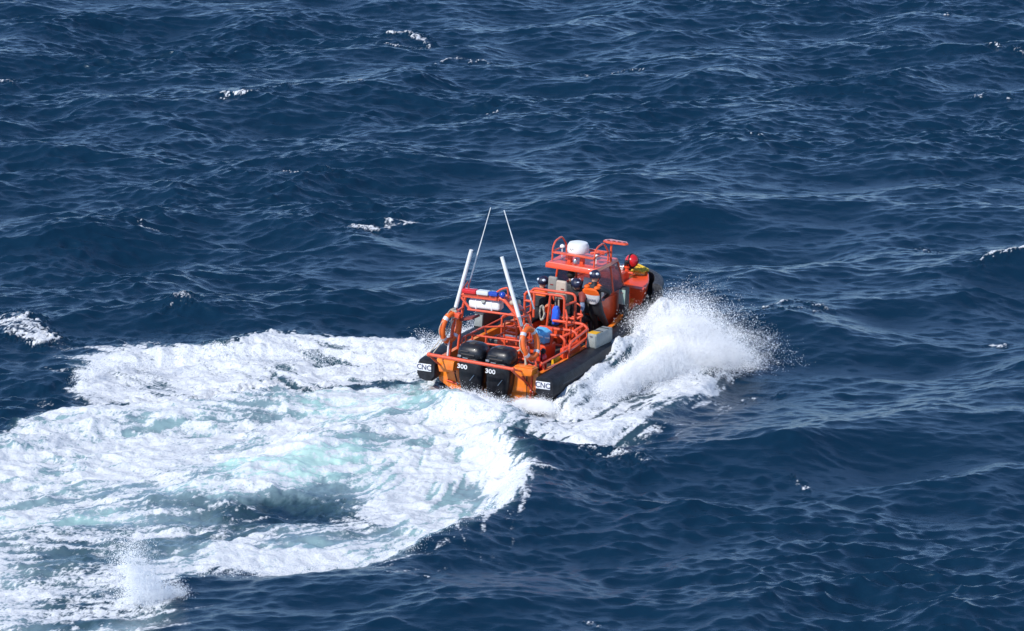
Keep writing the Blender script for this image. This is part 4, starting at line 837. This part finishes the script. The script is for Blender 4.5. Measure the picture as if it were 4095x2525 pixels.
gi, go = ng.nodes.new('NodeGroupInput'), ng.nodes.new('NodeGroupOutput'); mtp = ng.nodes.new('GeometryNodeMeshToPoints'); na = ng.nodes.new('GeometryNodeInputNamedAttribute'); na.data_type = 'FLOAT'; na.inputs['Name'].default_value = 'drop_radius'
cmp_ = ng.nodes.new('FunctionNodeCompare'); cmp_.data_type = 'FLOAT'; cmp_.operation = 'GREATER_THAN'; cmp_.inputs[1].default_value = 0.0001
smt = ng.nodes.new('GeometryNodeSetMaterial'); smt.inputs['Material'].default_value = spr; jn = ng.nodes.new('GeometryNodeJoinGeometry')
for a_, b_ in ((gi.outputs[0], mtp.inputs['Mesh']), (na.outputs['Attribute'], mtp.inputs['Radius']), (na.outputs['Attribute'], cmp_.inputs[0]), (cmp_.outputs[0], mtp.inputs['Selection']), (mtp.outputs[0], smt.inputs['Geometry']), (gi.outputs[0], jn.inputs[0]), (smt.outputs[0], jn.inputs[0]), (jn.outputs[0], go.inputs[0])): ng.links.new(a_, b_)
def droplets(name, pts, rad, label, seed, fine=3, big=.15, mr=.0031, mj=.04):
    """a share of the drops as angular flecks, the rest as a finer mist of round drops around them"""
    g = np.random.default_rng(seed); keep = g.random(len(pts)) < big
    mist = np.concatenate([pts + g.normal(size=pts.shape) * mj for _ in range(fine)]); mist = mist[mist[:, 2] > .0]; mr_ = np.exp(g.normal(math.log(mr), .4, len(mist)))
    pts, rad = pts[keep], rad[keep]; n = len(pts); q = g.normal(size=(n, 4)); q /= np.linalg.norm(q, axis=1)[:, None]
    w, a, b, c = q.T
    Rm = np.stack([1 - 2 * (b * b + c * c), 2 * (a * b - w * c), 2 * (a * c + w * b), 2 * (a * b + w * c), 1 - 2 * (a * a + c * c), 2 * (b * c - w * a), 2 * (a * c - w * b), 2 * (b * c + w * a), 1 - 2 * (a * a + b * b)], -1).reshape(n, 3, 3)
    V = np.einsum('nij,kj->nki', Rm, TET) * rad[:, None, None] + pts[:, None, :]
    F_ = (np.arange(n)[:, None, None] * 4 + TF[None]).reshape(-1, 3)
    me = np_mesh(name, np.concatenate([V.reshape(-1, 3), mist]).astype(np.float32), F_, 3); me.materials.append(spr)
    at_ = me.attributes.new('drop_radius', 'FLOAT', 'POINT'); at_.data.foreach_set('value', np.concatenate([np.zeros(n * 4), mr_]).astype(np.float32))
    o = bpy.data.objects.new(name, me); col.objects.link(o); o.modifiers.new('mist', 'NODES').node_group = ng; return tag(o, label, 'spray', kind='stuff')
def jets(seed, n_jets, per, src, vel, spread, tmax, gr=9.8, life=(.0, 1.0), jit=.03, r=(.006, .012), drag=1.0):
    """water thrown as strands: src(u)->point, vel(u)->velocity, u in 0..1 along the hull"""
    g = np.random.default_rng(seed); P, Rr = [], []
    for k in range(n_jets):
        u = g.random(); p0 = np.array(src(u)); v0 = np.array(vel(u)) * g.uniform(.45, 1.08) + g.normal(size=3) * spread
        m = int(per * g.uniform(.4, 1.8)); t = g.uniform(life[0], life[1], m) ** .9 * tmax
        vj = v0 + g.normal(size=(m, 3)) * spread * .35
        q = p0 + vj * t[:, None] * drag; q[:, 2] -= .5 * gr * t * t
        q += g.normal(size=(m, 3)) * (jit * (1 + 4 * t[:, None])); P.append(q); Rr.append(np.exp(g.normal(math.log(r[0]), .45, m)).clip(.002, r[1] * 2))
    P = np.concatenate(P); Rr = np.concatenate(Rr); ok = P[:, 2] > -.05; return P[ok], Rr[ok]
def BW_(x, y, z): v = BM @ Vector((x, y, z)); return (v.x, v.y, v.z)
BR3 = np.array(BM.to_3x3())
def lerp3(a, b, u): return tuple(a[i] * (1 - u) + b[i] * u for i in range(3))
# 1: the big sheet thrown off the starboard bow
A1, A2_ = (1.60, 4.0, .15), (1.18, 6.2, .25)
def loc(q): v = BM @ Vector(q); return (v.x, v.y, v.z)
p1, r1 = jets(1, 620, 380, lambda u: loc(lerp3(A1, A2_, u)), lambda u: tuple(BR3 @ np.array((1.5 + 1.7 * u, .30 + .65 * u, 2.3 + 1.75 * math.sin(math.pi * (.12 + .85 * u))))), .42, 1.05, jit=.016, r=(.0076, .012))
p2, r2 = jets(2, 420, 300, lambda u: loc(lerp3((2.2, 3.6, .3), (2.7, 5.6, .2), u)), lambda u: tuple(BR3 @ np.array((1.0 + 1.5 * u, .2 + .8 * u, 2.2))), .45, .55, jit=.025, r=(.0075, .012))
p4, r4 = jets(31, 260, 260, lambda u: loc(lerp3((1.5, 4.4, .3), (1.15, 6.3, .3), u)), lambda u: tuple(BR3 @ np.array((1.0 + .8 * u, .4, 3.7))), .5, .85, jit=.05, r=(.005, .009))
p3, r3 = jets(3, 700, 150, lambda u: loc(lerp3((2.15, 1.0, .2), (2.5, 4.4, .5), u)), lambda u: tuple(BR3 @ np.array((.6, -.3, 1.2 + 1.2 * u))), .4, .5, r=(.0075, .012))
droplets('bow_spray', np.concatenate([p1, p2, p3, p4]), np.concatenate([r1, r2, r3, r4]), 'tall white plume of spray thrown up off the starboard bow', 1)
# 2: low splash beyond the port quarter
p, r = jets(4, 300, 220, lambda u: lerp3(BW_(-1.9, 1.6, .0), BW_(-1.8, 4.2, .1), u), lambda u: tuple(BR3 @ np.array((-1.6, .2, 2.2))), .45, .5, r=(.006, .012))
droplets('port_spray', p, r, 'small burst of spray beside the port quarter left of the stern', 2)
# 3: mist and churn right behind the propellers
c0 = G((1120, 965)); c1_ = G((1250, 1010))
p, r = jets(5, 420, 300, lambda u: (c0[0] * (1 - u) + c1_[0] * u, c0[1] * (1 - u) + c1_[1] * u, .05), lambda u: tuple(BR3 @ np.array((.3 - .9 * (1 - u), -2.6, 1.9))), .5, .6, r=(.006, .012))
q, rr_ = jets(6, 200, 260, lambda u: lerp3(BW_(.9, .0, .0), BW_(1.7, .0, .1), u), lambda u: tuple(BR3 @ np.array((.8, -1.4, 1.3))), .32, .45, r=(.006, .011))
droplets('stern_spray', np.concatenate([p, q]), np.concatenate([r, rr_]), 'low white spray and mist boiling up behind the outboards', 3)
# 4: puff at the near end of the wake
c0 = G((330, 1455)); c1_ = G((400, 1475))
p, r = jets(7, 150, 130, lambda u: (c0[0] - .15 + .95 * u, c0[1] + .6 * u, .0), lambda u: (-.25 + .2 * u, .2, 5.2 * (1 - .75 * u)), .26, .80, life=(.05, 1), jit=.04, r=(.0050, .010))
droplets('wake_spray', p, r, 'thin vertical puff of spray at the near end of the wake', 4, mr=.0032)
# 5: droplets torn from the outer crest of the turn
CR = [(1190,1050),(1225,1090),(1246,1150),(1232,1225),(1130,1288),(1010,1335),(900,1368),(720,1392),(480,1390)]
def crest(u):
    k = u * (len(CR) - 1); i = min(int(k), len(CR) - 2); f_ = k - i; g1, g2 = G(CR[i]), G(CR[i + 1]); return (g1[0] * (1 - f_) + g2[0] * f_ - .1, g1[1] * (1 - f_) + g2[1] * f_ + .15, .25 * (1 - u) + .1)
p, r = jets(8, 420, 26, crest, lambda u: (.5, -.2, 1.2), .35, .3, r=(.006, .011))
CR2 = [(1060,838),(880,834),(740,822),(600,820),(540,812),(400,842),(280,840),(200,884)]
def crest2(u):
    k = u * (len(CR2) - 1); i = min(int(k), len(CR2) - 2); f_ = k - i; g1, g2 = G(CR2[i]), G(CR2[i + 1]); return (g1[0] * (1 - f_) + g2[0] * f_, g1[1] * (1 - f_) + g2[1] * f_ - 2.6, .3)
q, rr_ = jets(9, 380, 26, crest2, lambda u: (-.3, .1, 1.3), .35, .3, r=(.006, .011))
droplets('crest_spray', np.concatenate([p, q]), np.concatenate([r, rr_]), 'fine drops torn off the foaming edges of the wake', 5, fine=1)
